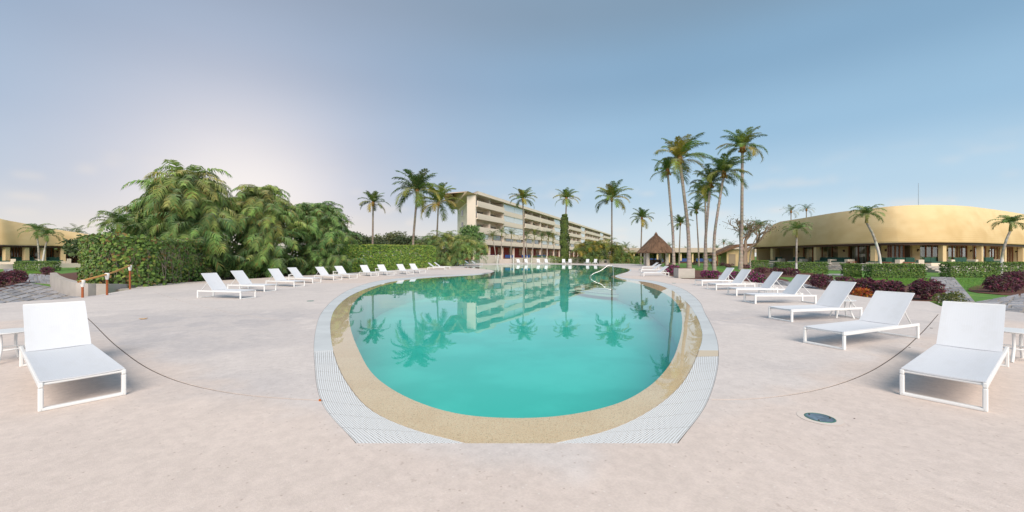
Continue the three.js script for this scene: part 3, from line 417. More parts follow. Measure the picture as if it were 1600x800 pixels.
// hedges
hedge({ name: 'green_screen', label: 'dense green screen of shrubs behind the cane palm clumps', line: [V(X(190, 33), 0, -33), V(X(300, 35), 0, -35), V(X(430, 39), 0, -39), V(X(560, 46), 0, -46)], width: 1.6, height: (q) => 3.2 + 0.8 * Math.sin(q * 9), n: 9000, len: 0.26, wid: 0.15, rough: 0.4, colors: [[0.06, 0.12, 0.025], [0.09, 0.16, 0.03], [0.13, 0.19, 0.04]] });
hedge({ name: 'sea_grape_hedge', label: 'tall leafy sea grape hedge above the curved retaining wall', line: [P(84, 449, LOW).add(V(0.6, 0, -1.6)), P(120, 462, LOW).add(V(0.2, 0, -1.9)), P(168, 460, LOW).add(V(0, 0, -2.2)), P(225, 451, LOW).add(V(0, 0, -2.4)), P(262, 446, LOW).add(V(0, 0, -2.6))].map((p) => V(p.x, 0, p.z)), width: 1.3, height: (q) => 2.75 - 0.15 * q + 0.1 * Math.sin(q * 17), n: 9500, len: 0.15, wid: 0.14, stems: 26, rough: 0.2, colors: [[0.10, 0.19, 0.03], [0.16, 0.27, 0.045], [0.07, 0.14, 0.025], [0.24, 0.31, 0.05], [0.22, 0.14, 0.04], [0.15, 0.27, 0.045], [0.20, 0.31, 0.05], [0.12, 0.23, 0.035], [0.12, 0.22, 0.035]], base: LOW + 0.25 });
hedge({ label: 'bright green clipped hedge with square top behind the loungers', line: [[524, 43], [570, 46.5], [620, 51], [675, 57]].map(([a, d]) => V(X(a, d), 0, -d)), width: 1.5, height: (q) => 3.0 + 0.2 * q, n: 17000, len: 0.16, wid: 0.14, tops: [[0.34, 0.38, 0.06], [0.26, 0.36, 0.05]], rough: 0.08, colors: [[0.16, 0.30, 0.035], [0.24, 0.40, 0.05], [0.10, 0.21, 0.03], [0.34, 0.42, 0.06]] });
const gardenHedge = (label, x0, x1, y0, y1, top, n) => { const a = P(x0, y0, LOW), b = P(x1, y1, LOW), w = 1.0; hedge({ label, group: 'low clipped garden hedges', line: [V(a.x, 0, a.z - w / 2), V((a.x + b.x) / 2, 0, (a.z + b.z) / 2 - w / 2), V(b.x, 0, b.z - w / 2)], width: w, height: Y(top, (-a.z - b.z) / 2) - LOW + 0.05, n, len: 0.11, wid: 0.085, rough: 0.16, tops: [[0.16, 0.26, 0.035], [0.12, 0.22, 0.03]] }); };
gardenHedge('short clipped hedge beside the bare tree and palms', 1176, 1203, 419, 419, 408, 1500);
gardenHedge('clipped hedge with yellowing end left of the stone steps', 1216, 1296, 427, 427.5, 411.5, 3600);
gardenHedge('small clipped hedge right of the rubble stone steps', 1323, 1352, 433, 433.5, 414.5, 1800);
gardenHedge('clipped hedge around the foot of the leaning white palm', 1364, 1450, 435.5, 436, 415, 4200);
gardenHedge('long clipped hedge right of the slate path', 1486, 1640, 434, 434, 412, 6500);
gardenHedge('clipped hedge behind the pair of garden palms', 20, 82, 424, 424, 410, 3600);
gardenHedge('dark clipped hedge on the lawn before the hotel', 828, 866, 412.5, 412.5, 400.5, 1800);
[[1058, 1076, 411, 399], [1100, 1128, 412, 401], [1010, 1036, 411, 399], [985, 998, 412, 401]].forEach(([a, b, y, t]) => gardenHedge('clipped hedge before the low building behind the thatched hut', a, b, y, y, t, 1100));

// burgundy shrubs, bougainvillea, croton, small shrubs
const WINE = [[0.12, 0.016, 0.045], [0.17, 0.022, 0.06], [0.07, 0.012, 0.04], [0.22, 0.05, 0.085], [0.10, 0.035, 0.06], [0.10, 0.09, 0.03]], MAG = [[0.36, 0.02, 0.20], [0.48, 0.05, 0.27], [0.22, 0.015, 0.13], [0.08, 0.13, 0.03], [0.07, 0.11, 0.03]];
const wine = (label, a, b, rx, h, n) => shrub({ name: 'burgundy_shrub', label, group: 'burgundy leaved shrubs', at: P(a, b, LOW), rx: rx * 0.82, h: h * 0.7, rz: Math.min(rx, 0.55), n, len: 0.17, wid: 0.06, colors: WINE });
wine('burgundy shrub with a green sprig beside the slate walk', 1285, 452, 0.75, 0.95, 1300);
wine('burgundy shrub mass between two white loungers', 1351, 462, 0.95, 0.95, 1800);
wine('burgundy shrub behind the tilted back of a lounger', 1392, 465, 0.75, 0.85, 1400);
wine('burgundy shrub nearest the slate path corner', 1444, 469, 0.62, 0.95, 1500);
wine('burgundy shrub along the lawn edge, lower and nearer the slate path', 1556, 457, 0.8, 0.95, 1500); wine('burgundy shrub along the lawn edge, taller and below the leaning palm', 1590, 455, 0.9, 1.15, 1700);
wine('low burgundy shrub by the bare tree, first from it', 1190, 428, 0.9, 0.75, 900); wine('low burgundy shrub by the bare tree, second from it', 1217, 430, 0.8, 0.8, 900); wine('low burgundy shrub by the bare tree, third from it', 1238, 431, 0.6, 0.85, 700);
wine('low burgundy shrub tips behind the orange croton', 1318, 440, 0.5, 0.35, 400);
wine('wide burgundy shrub at the slate path, the one nearer the retaining wall', 24, 443, 1.0, 1.0, 1900); wine('wide burgundy shrub at the slate path, the one farther from the retaining wall', -10, 449, 1.1, 1.1, 1900);
wine('burgundy shrub at the feet of the paired garden palms', 73, 430, 0.6, 0.85, 900);
[[1044, 416], [1085, 414.5], [1140, 419], [1166, 421], [1115, 414], [1128, 416]].forEach(([a, b]) => wine('distant burgundy shrub on the lawn by the tall palms', a, b, 0.8, 0.75, 450));
const bou = (label, a, b, rx, h, n) => shrub({ name: 'bougainvillea', label, group: 'magenta bougainvillea', at: P(a, b, LOW), rx: rx * 0.85, h: h * 0.85, rz: Math.min(rx, 0.6), n, len: 0.1, wid: 0.08, colors: MAG, round: true });
bou('magenta bougainvillea left of the concrete planter', 1050, 430, 0.75, 0.95, 1500); bou('magenta bougainvillea right of the concrete planter', 1108, 435, 0.85, 0.62, 1500);
bou('magenta bougainvillea behind the row of loungers', 1147, 438, 0.55, 0.6, 800); bou('magenta bougainvillea between two lounger backs', 1184, 444, 0.55, 0.72, 1100);
shrub({ name: 'croton', label: 'small orange and red croton beside a lounger', at: P(1347, 468.5, LOW), rx: 0.2, h: 0.42, n: 380, len: 0.15, wid: 0.045, colors: [[0.55, 0.13, 0.01], [0.62, 0.24, 0.02], [0.35, 0.03, 0.01]], upright: 0.9 });
shrub({ name: 'low_shrub', label: 'low yellow-green shrub at the deck corner by the path', at: P(1488, 481, LOW), rx: 0.42, h: 0.42, rz: 0.3, n: 1100, len: 0.09, wid: 0.035, colors: [[0.14, 0.17, 0.03], [0.20, 0.21, 0.04], [0.09, 0.13, 0.025]], upright: 0.9 });
for (const [a, b, h, rx] of [[330, 440, 0.9, 1.1], [372, 438, 1.1, 1.0], [300, 442, 0.6, 0.8], [238, 446, 0.8, 0.7], [452, 434, 1.1, 1.2], [490, 430, 1.2, 1.1], [415, 436, 0.7, 0.9]]) shrub({ name: 'fern_shrub', label: 'low ferny green undergrowth at the foot of the cane palms', group: 'undergrowth at the cane palms', at: P(a, b, LOW), rx, h, rz: 0.5, n: 700, len: 0.28, wid: 0.06, colors: [[0.10, 0.17, 0.03], [0.14, 0.21, 0.04], [0.06, 0.12, 0.025]], upright: 0.9 });
[[925, 412.5], [970, 412.5], [992, 413.5], [903, 412], [868, 411.8]].forEach(([a, b]) => shrub({ name: 'fern_shrub', label: 'low green shrub at the far end of the pool deck', group: 'low shrubs behind the far deck', at: V(X(a, 90), 0, -90), rx: 1.8, h: 1.5, rz: 0.7, n: 700, len: 0.3, wid: 0.12, colors: GREEN.areca, upright: 0.8 }));

// trees behind
tree({ name: 'bare_tree', label: 'nearly leafless branching tree beside the tallest palm', at: V(X(1164, 60), LOW, -60), h: 7.6, r: 4.2, n: 700, colors: [[0.14, 0.15, 0.05], [0.2, 0.17, 0.06]], leafy: 1, len: 0.16, spread: 0.85, tr: 0.2, bark: [0.27, 0.2, 0.15], clear: 0.24 });
tree({ name: 'sparse_tree', label: 'sparse fine-branched tree against the bright sky behind the cane palms', at: V(X(524, 52), LOW, -52), h: 6.9, r: 3.6, n: 1100, colors: [[0.10, 0.11, 0.05], [0.14, 0.14, 0.06]], len: 0.17, leafy: 0.9, tr: 0.15 });
[[560, 372, 78, 3.6, 0], [592, 378, 84, 3.0, 0], [612, 366, 88, 3.8, 1], [634, 372, 86, 3.2, 0], [575, 374, 90, 3.2, 1], [545, 366, 70, 3.0, 0]].forEach(([a, y, d, r, k]) => tree({ label: k ? 'pale round tree behind the clipped hedge' : 'dark round tree behind the clipped hedge', group: 'trees behind the clipped hedge', at: V(X(a, d), LOW, -d), h: Y(y, d) - LOW, r, n: 2600, colors: k ? [[0.12, 0.15, 0.05], [0.16, 0.18, 0.06]] : [[0.045, 0.085, 0.025], [0.07, 0.11, 0.03], [0.1, 0.13, 0.04]], len: 0.34, leafy: 1.5 }));
[[215, 368, 34, 3.0], [240, 360, 36, 3.0], [380, 330, 42, 4.5], [470, 340, 46, 4.0]].forEach(([a, y, d, r]) => tree({ label: 'shadowy broadleaf tree behind the cane palm clumps', group: 'trees behind the cane palms', at: V(X(a, d), LOW, -d), h: Y(y, d) - LOW, r, n: 3600, colors: [[0.06, 0.11, 0.03], [0.09, 0.15, 0.035]], len: 0.28, leafy: 1.7 }));
[[150, 382, 60, 4], [120, 380, 70, 4], [770, 398, 180, 9], [1075, 398, 160, 8], [1140, 394, 120, 4.5], [1000, 399, 190, 10], [700, 396, 120, 6]].forEach(([a, y, d, r]) => tree({ label: 'far green tree filling the gap above the hedges', group: 'far trees on the horizon', at: V(X(a, d), LOW, -d), h: Math.max(3, Y(y, d) - LOW), r, n: 2200, colors: [[0.06, 0.10, 0.03], [0.09, 0.13, 0.04]], len: 0.4, leafy: 1.8 }));
// blades of grass along the lawn in view
{
  const g = new THREE.BufferGeometry(); g.setAttribute('position', new THREE.Float32BufferAttribute([-0.006, 0, 0, 0.006, 0, 0, 0.012, 0.075, 0.01], 3)); g.computeVertexNormals();
  const quads = [[[1320, 434], [1454, 436], [1460, 448], [1335, 446]], [[1494, 436], [1640, 434], [1640, 436], [1512, 456]], [[1300, 430], [1330, 434], [1330, 446], [1296, 436]], [[1060, 418], [1170, 421], [1170, 428], [1060, 421]], [[30, 424], [66, 425], [64, 428], [44, 428]]].map((q) => px(q, LOW));
  const N = 52000, im = new THREE.InstancedMesh(g, std({ color: rgb(1, 1, 1), roughness: 1, side: THREE.DoubleSide }), N), o = new THREE.Object3D(), c = new THREE.Color();
  for (let i = 0; i < N; i++) { const [a, b, d, e] = quads[i % 10 < 5 ? 0 : i % 10 < 7 ? 1 : i % 10 < 8 ? 2 : i % 10 < 9 ? 3 : 4], u = rnd(), v = rnd(), p = a.clone().lerp(b, u).lerp(e.clone().lerp(d, u), v); o.position.set(p.x, LOW, p.z); o.rotation.set(rr(-0.4, 0.4), rnd() * 6.28, rr(-0.4, 0.4)); o.scale.setScalar(rr(0.7, 1.6)); o.updateMatrix(); im.setMatrixAt(i, o.matrix); im.setColorAt(i, c.setRGB(rr(0.10, 0.17), rr(0.22, 0.32), rr(0.03, 0.06))); }
  im.name = 'grass_blades'; im.userData = { kind: 'stuff', label: 'short green grass blades of the garden lawn', category: 'grass' }; scene.add(im);
}
const nth = ['first', 'second', 'third', 'fourth', 'fifth', 'sixth', 'seventh', 'eighth'];

// ------------------------------------------------------------------ buildings
M.cream = std({ color: rgb(0.95, 0.82, 0.70), roughness: 0.9, map: tex(256, 256, (u, v) => grey(0.9 + 0.12 * (fbm(u * 4, v * 4, 5, 4) - 0.4)), true, 1 / 6) });
M.glassDark = phys({ color: rgb(0.06, 0.065, 0.07), roughness: 0.06, metalness: 0, ior: 1.5, clearcoat: 1, clearcoatRoughness: 0.03 });
M.glassSkyPale = phys({ color: rgb(0.62, 0.65, 0.66), roughness: 0.08, ior: 1.6, clearcoat: 1, clearcoatRoughness: 0.05 });  // whitish base colour paints the reflected sky into these hotel panes
M.roomGlass = phys({ color: rgb(0.95, 0.97, 0.96), transmission: 1, thickness: 0, roughness: 0.0, ior: 1.5 });
M.curtain = std({ color: rgb(0.50, 0.47, 0.38), roughness: 1 });
M.room = std({ color: rgb(0.34, 0.27, 0.20), roughness: 1 });
M.red = std({ color: rgb(0.24, 0.025, 0.02), roughness: 0.7 });
M.blue = std({ color: rgb(0.03, 0.07, 0.22), roughness: 0.9 });
M.roofTan = std({ roughness: 0.85, side: THREE.DoubleSide, color: rgb(0.90, 0.68, 0.40), map: tex(512, 512, (u, v) => { const a = fbm(u * 3, v * 5, 4, 3), b = fbm(u * 16, v * 16, 3, 16); return mix(grey(0.97), hex('#d2c4ae'), 0.5 * smooth(0.35, 0.75, a) + 0.2 * b); }, true, 1 / 14), bumpMap: tex(64, 256, (u, v) => grey(((v * 16) % 1) < 0.08 ? 0 : 1), false, 1 / 4), bumpScale: 0.01 });
M.wallYellow = std({ color: rgb(0.66, 0.50, 0.28), roughness: 0.9 });
M.terraTile = std({ color: rgb(0.38, 0.17, 0.10), roughness: 0.8 });
M.cushion = std({ color: rgb(0.025, 0.085, 0.06), roughness: 0.95 });
M.bench = std({ color: rgb(0.70, 0.62, 0.50), roughness: 0.9 });
M.thatch = std({ roughness: 1, color: rgb(0.44, 0.25, 0.15), map: tex(512, 512, (u, v) => { const s = vnoise(u * 120, v * 10, 120), b = fbm(u * 9, v * 6, 4, 9); return grey(0.55 + 0.5 * s * 0.8 + 0.3 * (b - 0.5)); }), bumpMap: tex(256, 256, (u, v) => grey(vnoise(u * 110, v * 8, 110)), false), bumpScale: 0.06 });

// hotel: long balconied block running away from the pool
{
  const t = thing('hotel', 'long cream five-storey hotel with white balconies and overhanging roof', 'building', V(-9, LOW, -100), 1.187);
  const L = 222, dz = 10, add = (n, g, m, p = t) => part(n, g, m, p);
  // levels above the foot of the hotel
  const roofY = 17.6, lev = [[15.45, 14.0], [12.35, 10.95], [9.1, 7.5]];       // parapet top and bottom of the three balcony storeys
  // plan: the end wall leans back along the line of sight, so the block is a parallelogram
  const sk = -11.6, back = 13;
  const plan = (x0, x1, z0, z1) => [V(x0 + (z0 / -back) * -sk, 0, z0), V(x1, 0, z0), V(x1, 0, z1), V(x0 + (z1 / -back) * -sk, 0, z1)];
  add('body', slab(plan(0.02, L, -2.2, -dz), roofY - 0.9, roofY - 0.9 - 4.7), M.cream);
  const B = [[0, 17.3], [34, 51.5], [51.5, 69], [92, 118], [128, 150], [150, 174], [186, 218]], G = [[17.3, 34], [69, 92], [118, 128], [174, 186]];
  const piers = [0, 17.3, 34, 51.5, 69, 92, 118, 128, 150, 174, 186, 218];
  for (const x of piers) add('pier', box(0.5, roofY - 5.6, 2.3, x + 0.3, (roofY - 0.9 + 4.7) / 2, -1.12), M.cream);
  for (const [a, b] of B) for (const [y1, y0] of lev) {
    const w = b - a - 0.5, c = (a + b) / 2 + 0.3;
    add('balcony', box(w, y1 - y0, 0.18, c, (y1 + y0) / 2, 0.35), M.cream);
    add('balcony_slab', box(w - 0.02, 0.22, 2.5, c, y0 + 0.12, -0.98), M.cream);
    const recTop = y0 + 2.95; void recTop;
    const n = Math.max(2, Math.round(w / 8)), rw = w / n;
    for (let k = 0; k < n; k++) {
      const x0 = a + 0.55 + k * rw; if (k) add('partition', box(0.25, 2.6, 2.0, x0, y0 + 1.53, -1.15), M.cream);
      const win = add('window', box(rw - 1.4, 2.1, 0.08, x0 + rw / 2, y0 + 1.35, -2.13), M.glassDark); const f = []; for (let j = 0; j <= 3; j++) f.push(box(0.09, 2.1, 0.06, x0 + 0.7 + j * (rw - 1.4) / 3, y0 + 1.35, -2.05)); add('frame', merge(f), M.woodDark, win);
    }
  }
  for (const [a, b] of G) for (let i = 0; i < 3; i++) {
    const y0 = lev[i][1], w = b - a - 0.5, c = (a + b) / 2 + 0.3;
    add('spandrel', box(w, 1.35, 0.3, c, y0 + 0.1, -0.02), M.cream);
    const n = Math.max(1, Math.round(w / 8)); for (let k = 0; k < n; k++) { const pw = w / n; add('window', box(pw - 0.25, 1.95, 0.1, a + 0.55 + (k + 0.5) * pw, y0 + 1.82, -0.1), M.glassSkyPale); }
    add('panel_back', box(w, 2.1, 0.1, c, y0 + 1.8, -0.28), M.cream);
  }
  // plain storey under the balconies, white band, recessed red ground floor
  add('storey_wall', box(L - 0.6, 1.9, 1.6, L / 2 + 0.3, 6.85, -1.3), M.cream);
  for (let x = 3; x < L - 4; x += 8.7) add('window', box(5.4, 1.35, 0.08, x + 2.7, 6.85, -0.47), x % 3 < 1.5 ? M.glassSkyPale : M.glassDark);
  add('band', box(L, 1.15, 2.6, L / 2, 5.3, -1.0), M.cream);
  add('ground_floor_wall', box(L - 1, 4.1, 0.4, L / 2, 2.65, -3.4), M.red);
  for (let x = 0.6; x < L; x += 8.7) { add('column', box(0.5, 4.1, 0.5, x, 2.65, -0.6), M.cream); add('archway', box(3.6, 2.3, 0.12, x + 4.3, 3.2, -3.15), M.room); add('curtain', box(1.2, 1.1, 0.08, x + 3.2, 3.6, -3.05), M.curtain); add('curtain', box(1.2, 1.1, 0.08, x + 5.4, 3.6, -3.05), M.curtain); }
  add('awning_beam', box(L - 2, 0.35, 0.3, L / 2, 4.5, -0.25), M.woodDark);
  add('terrace', slab(plan(-1.5, L, 3.4, -3.6), 0.95, 0.95), M.plaster);
  add('terrace_floor', slab([V(-1, 0, 2.9), V(L, 0, 2.9), V(L, 0, -3.2), V(-1, 0, -3.2)], 1.0, 0.04), M.terraTile);
  // end wall windows
  const ew = (u, y, w, h) => { const z = -2.4 - u * (dz - 2.6), x = (z / -back) * -sk + 0.02 - 0.05; const at = (g) => g.rotateY(-0.727).translate(x, y, z), o = add('window', at(box(0.12, h, w)), M.glassDark); add('frame', at(merge([box(0.16, 0.12, w + 0.2, 0, h / 2 + 0.06, 0), box(0.16, 0.12, w + 0.2, 0, -h / 2 - 0.06, 0)])), M.cream, o); };
  for (const y of [13.2, 10.0]) ew(0.62, y, 1.1, 1.5);
  // roof slab and the sloping visor over the end wall
  const roof = add('roof', slab(plan(0.3, L + 0.6, 0.9, -dz - 0.5), roofY, 0.75), M.cream);
  const inv = (a, d, y) => { const w = V(X(a, d), Y(y, d), -d).sub(V(-9, LOW, -100)); return w.applyAxisAngle(V(0, 1, 0), -1.187); };
  const A = inv(731, 98.5, 298.6), Bv = inv(708.5, 109, 300.5), C = inv(704.5, 109.5, 327), D = inv(744, 99.8, 303.5), E2 = inv(716.5, 110.5, 327.5), A2 = A.clone().add(V(1.6, 0.05, -0.3));
  const vm = new Mesh3(), kk = [0.70, 0.52, 0.36]; vm.tri(A, Bv, C, kk); vm.quad(A, C, E2, D, kk); vm.quad(A, D, A2, A2, kk); vm.quad(Bv, A, A2, A2.clone().add(V(0, 0, -8)), kk); vm.quad(C, Bv, A2.clone().add(V(0, 0, -8)), E2, kk);
  add('roof_visor', vm.build(), std({ vertexColors: true, roughness: 0.9, side: THREE.DoubleSide }), roof);
}
// stairs with white railings up to the hotel terrace, low wall, pool-side box
{
  const d = 92, t = thing('garden_stairs', 'pale steps with white railings up to the hotel terrace', 'stairs', V(X(790, d), LOW, -d));
  for (let i = 0; i < 6; i++) part('step', box(3.0, 0.2 * (i + 1), 0.42, 0, 0.1 * (i + 1), -0.4 * i), M.plaster, t);
  for (const s of [-1, 1]) { const r = part('railing', merge([bar(V(s * 1.75, 1.0, 0.6), V(s * 1.75, 2.1, -2.2), 0.09), bar(V(s * 1.75, 0.45, 0.6), V(s * 1.75, 1.55, -2.2), 0.06)]), M.white, t); for (const z of [0.6, -0.8, -2.2]) part('baluster', box(0.14, 1.15, 0.14, s * 1.75, 0.55 + (0.6 - z) * 0.39, z), M.white, r); }
  const w = thing('terrace_wall', 'long low cream wall below the hotel terrace', 'wall', V(X(830, 95), LOW, -95)); part('wall', box(17, 1.3, 0.5, 4, 0.65, 0), M.plaster, w); part('coping', box(17.1, 0.12, 0.62, 4, 1.36, 0), M.cream, w);
  const w2 = thing('terrace_wall', 'short pinkish wall left of the terrace steps', 'wall', V(X(766, 95), LOW, -95)); part('wall', box(5, 1.9, 0.5, 0, 0.95, 0), M.plaster, w2); part('coping', box(5.1, 0.12, 0.62, 0, 1.96, 0), M.cream, w2);
  const b = thing('service_box', 'low stone service box with dark panel on the far deck', 'box', V(X(944, 86.5), 0, -86.5)); part('body', rbox(2.3, 0.85, 0.7, 0, 0.425, 0, 0.03), M.plaster, b); part('panel', box(0.6, 0.5, 0.04, 0.15, 0.42, 0.37), M.glassDark, b);
  const f = thing('timber_fence', 'low dark timber rail fence before the cane palm thicket', 'fence', V(X(953, 89.5), LOW, -89.5)); for (let i = 0; i < 7; i++) part('post', cyl(0.05, 0.05, 1.1, -4 + i * 1.35, 0.55, 0, 8), M.wood, f); for (const y of [0.55, 1.05]) part('rail', bar(V(-4.1, y, 0.06), V(4.2, y, 0.06), 0.04), M.wood, f);
}
// sofas on the hotel terrace
[768, 796, 822, 846].forEach((a, i) => { const d = 97, t = thing('terrace_sofa', 'blue cushioned sofa on the hotel terrace', 'sofa', V(X(a, d), 0.76, -d), 0, 'blue sofas on the hotel terrace'); part('base', box(2.2, 0.4, 0.9, 0, 0.2, 0), M.woodDark, t); part('cushion', rbox(2.1, 0.22, 0.85, 0, 0.5, 0, 0.06), M.blue, t); part('backrest', rbox(2.1, 0.6, 0.22, 0, 0.8, -0.36, 0.06), M.blue, t); });

// curved building with the tall swept roof; eave points run along its front
function curvedHouse(label, eave, cols, { h0 = 3.2, h1 = 7.8, set = 1.1, floor = 0.42, hip = 0, taper = 0 }) {
  const c = new THREE.CatmullRomCurve3(eave, false, 'centripetal'), b = c.getPointAt(0.5), t = thing('curved_building', label, 'building', V(b.x, LOW, b.z));
  const N = 60, fr = [];                                 // frames along the eave: point, inward direction
  for (let i = 0; i <= N; i++) { const q = i / N, p = c.getPointAt(q).sub(b), tg = c.getTangentAt(q), n = V(-tg.z, 0, tg.x); const w = c.getPointAt(q); if (n.dot(w) < 0) n.negate(); fr.push([p, n, q]); }
  const sheet = (f, name, m, rep = 1, parent = t) => { const pos = [], uv = [], ix = []; let s = 0; fr.forEach(([p, n, q], i) => { if (i) s += p.distanceTo(fr[i - 1][0]); const prof = f(q); prof.forEach(([inn, y], j) => { pos.push(p.x + n.x * inn, y - LOW, p.z + n.z * inn); uv.push(s * rep, Math.hypot(inn, y) * rep); if (i < N && j < prof.length - 1) { const k = prof.length, a = i * k + j; ix.push(a, a + k, a + 1, a + 1, a + k, a + k + 1); } }); }); const g = new THREE.BufferGeometry(); g.setAttribute('position', new THREE.Float32BufferAttribute(pos, 3)); g.setAttribute('uv', new THREE.Float32BufferAttribute(uv, 2)); g.setIndex(ix); return part(name, toCreasedNormals(g, 0.6), m, parent); };
  const top = (q) => h0 + (h1 - h0) * (hip ? Math.min(1, 0.02 + q / hip) * (0.88 + 0.12 * Math.sin(Math.PI / 2 * Math.min(1, q / 0.6))) : 1) * (1 - taper * q);
  sheet((q) => { const T = top(q), k = (T - h0) / (h1 - h0); return [[0.9, h0 - 0.02], [0, h0], [-0.05, h0 + 0.18], [set * k, T], [set * k + 0.6, T + 0.02], [set + 9, T - 0.8]]; }, 'roof', M.roofTan);
  sheet(() => [[0.92, h0 - 0.05], [4.7, h0 - 0.05]], 'soffit', M.roofTan);
  sheet(() => [[-0.9, LOW], [-0.9, floor - 0.02], [-0.55, floor], [5.2, floor]], 'terrace', std({ color: rgb(0.56, 0.50, 0.43), roughness: 0.9, side: THREE.DoubleSide }));
  sheet(() => [[5.1, floor], [5.1, h0 - 0.05]], 'room_wall', M.room);
  sheet(() => [[0.35, h0 - 0.32], [0.35, h0 - 0.04], [0.6, h0 - 0.04], [0.6, h0 - 0.32], [0.35, h0 - 0.32]], 'eave_beam', M.woodDark);
  const at = (q, inn, y) => { const p = c.getPointAt(q), tg = c.getTangentAt(q), n = V(-tg.z, 0, tg.x); if (n.dot(p) < 0) n.negate(); return [p.clone().addScaledVector(n, inn).setY(y).sub(V(b.x, LOW, b.z)), Math.atan2(-n.x, -n.z)]; };
  const put = (name, geo, m, q, inn, y, parent = t) => { const [p, r] = at(q, inn, y); const o = part(name, geo, m, parent); o.position.copy(p); o.rotation.y = r; return o; };
  const H = h0 - floor - 0.05;
  cols.forEach((q) => put('column', rbox(0.55, H, 0.5, 0, H / 2, 0, 0.03), M.wallYellow, q, 0.75, floor));
  for (let i = 0; i + 1 < cols.length; i++) {
    const q0 = cols[i], q1 = cols[i + 1], qm = (q0 + q1) / 2, w = at(q0, 4, 0)[0].distanceTo(at(q1, 4, 0)[0]);
    put('wall_pier', box(w * 0.22, H, 0.25, -w * 0.39, H / 2, 0), M.wallYellow, qm, 4.2, floor);
    const gw = w * 0.76, doors = put('glazed_doors', merge([box(gw, 0.16, 0.14, 0, H - 0.08, 0), box(gw, 0.12, 0.14, 0, 0.06, 0), ...[0, 1, 2, 3, 4].map((k) => box(0.13, H, 0.14, -gw / 2 + k * gw / 4, H / 2, 0))]), M.wood, qm, 4.2, floor); doors.position.add(V(Math.cos(doors.rotation.y), 0, -Math.sin(doors.rotation.y)).multiplyScalar(w * 0.11));
    for (let k = 0; k < 4; k++) part('pane', box(gw / 4 - 0.16, H - 0.28, 0.02, -gw / 2 + (k + 0.5) * gw / 4, H / 2, 0), M.roomGlass, doors);
    const fold = []; for (let k = 0; k < 14; k++) fold.push(cyl(gw * 0.014, gw * 0.014, H - 0.3, -gw * 0.46 + k * gw * (rr(0.035, 0.045)) * (i % 2 ? 1.5 : 1), H / 2, -0.35 + (k % 2) * 0.05, 6)); part('curtain', merge(fold), M.curtain, doors);
    if (!i) for (const e of [0.004, 0.996]) put('end_wall', box(0.25, H, 4.4, 0, H / 2, 0), M.wallYellow, e, 3.0, floor);
    const sc = put('wall_lamp', merge([box(0.16, 0.3, 0.08, 0, 0, 0.16), cyl(0.05, 0.1, 0.18, 0, 0.06, 0.26, 8)]), M.woodDark, qm, 4.2, floor + H * 0.7); sc.position.add(V(Math.cos(sc.rotation.y), 0, -Math.sin(sc.rotation.y)).multiplyScalar(-w * 0.36));
  }
  return { at, c, b };
}
const eaveR = [[1174, 386.2], [1205, 385.2], [1242, 383.8], [1297, 381.6], [1345, 380.2], [1396, 379], [1450, 378.5], [1517, 379], [1560, 380.4], [1600, 382], [1680, 386]].map(([a, y]) => { const d = F * (3.2 - EYE) / (400 - y); return V(X(a, d), 0, -d); });
const houseR = curvedHouse('wide tan building with tall swept roof and glazed brown doors', eaveR, [0.05, 0.17, 0.27, 0.365, 0.46, 0.555, 0.645, 0.73, 0.81, 0.9, 0.985], { hip: 0.055 });
const eaveL = [[-70, 381.6], [0, 382.4], [30, 383], [60, 383.6], [89, 384.2], [140, 385]].map(([a, y]) => { const d = F * (3.2 - EYE) / (400 - y); return V(X(a, d), 0, -d); });
const houseL = curvedHouse('tan building with swept roof behind the left garden palms', eaveL, [0.05, 0.2, 0.35, 0.5, 0.65, 0.8, 0.95], { h1: 7.7, taper: 0.55 });
// rubble stone terrace walls of separate stones, steps between them, sofas on the terraces
const stoneGeo = [0, 1, 2].map(() => { const g = new THREE.IcosahedronGeometry(0.5, 1), p = g.attributes.position; for (let i = 0; i < p.count; i++) { const k = 1 + 0.16 * (hash2(Math.round(p.getX(i) * 50), Math.round(p.getY(i) * 50 + p.getZ(i) * 70)) - 0.5); p.setXYZ(i, Math.max(-0.42, Math.min(0.42, p.getX(i) * k)), Math.max(-0.4, Math.min(0.4, p.getY(i) * k)), p.getZ(i) * k); } g.computeVertexNormals(); return g; });
function stoneWall(label, group, pts, h, dep = 0.5) {
  const c = new THREE.CatmullRomCurve3(pts), L = c.getLength(), b = c.getPointAt(0.5), t = thing('stone_wall', label, 'wall', V(b.x, LOW, b.z), 0, group);
  const n = 24, lp = [], rp = []; for (let i = 0; i <= n; i++) { const p = c.getPointAt(i / n).sub(b), tg = c.getTangentAt(i / n); lp.push(V(p.x - tg.z * dep / 2, 0, p.z + tg.x * dep / 2)); rp.push(V(p.x + tg.z * dep / 2, 0, p.z - tg.x * dep / 2)); }
  part('core', slab([...lp, ...rp.reverse()], h - 0.06, h - 0.06), M.mortar, t);
  const rows = Math.max(2, Math.round(h / 0.26)); for (let j = 0; j < rows; j++) { let s = rr(0, 0.3); while (s < L - 0.2) { const w = rr(0.32, 0.7), q = Math.min(1, (s + w / 2) / L), p = c.getPointAt(q).sub(b), tg = c.getTangentAt(q), o = part('stone', pick(stoneGeo), pick(M.stone), t); const sgn = (V(-tg.z, 0, tg.x).dot(c.getPointAt(q)) > 0) ? -1 : 1; const top = j === rows - 1; o.position.set(p.x + sgn * -tg.z * (top ? 0 : dep * 0.42), (j + 0.5) * h / rows, p.z + sgn * tg.x * (top ? 0 : dep * 0.42)); o.rotation.y = Math.atan2(-tg.z, tg.x); o.scale.set(w * 1.16, h / rows * 1.18, top ? dep * 1.1 : 0.34); s += w; } }
}
const onR = (q, inn) => { const [p] = houseR.at(q, inn, 0); return V(p.x + houseR.b.x, 0, p.z + houseR.b.z); };
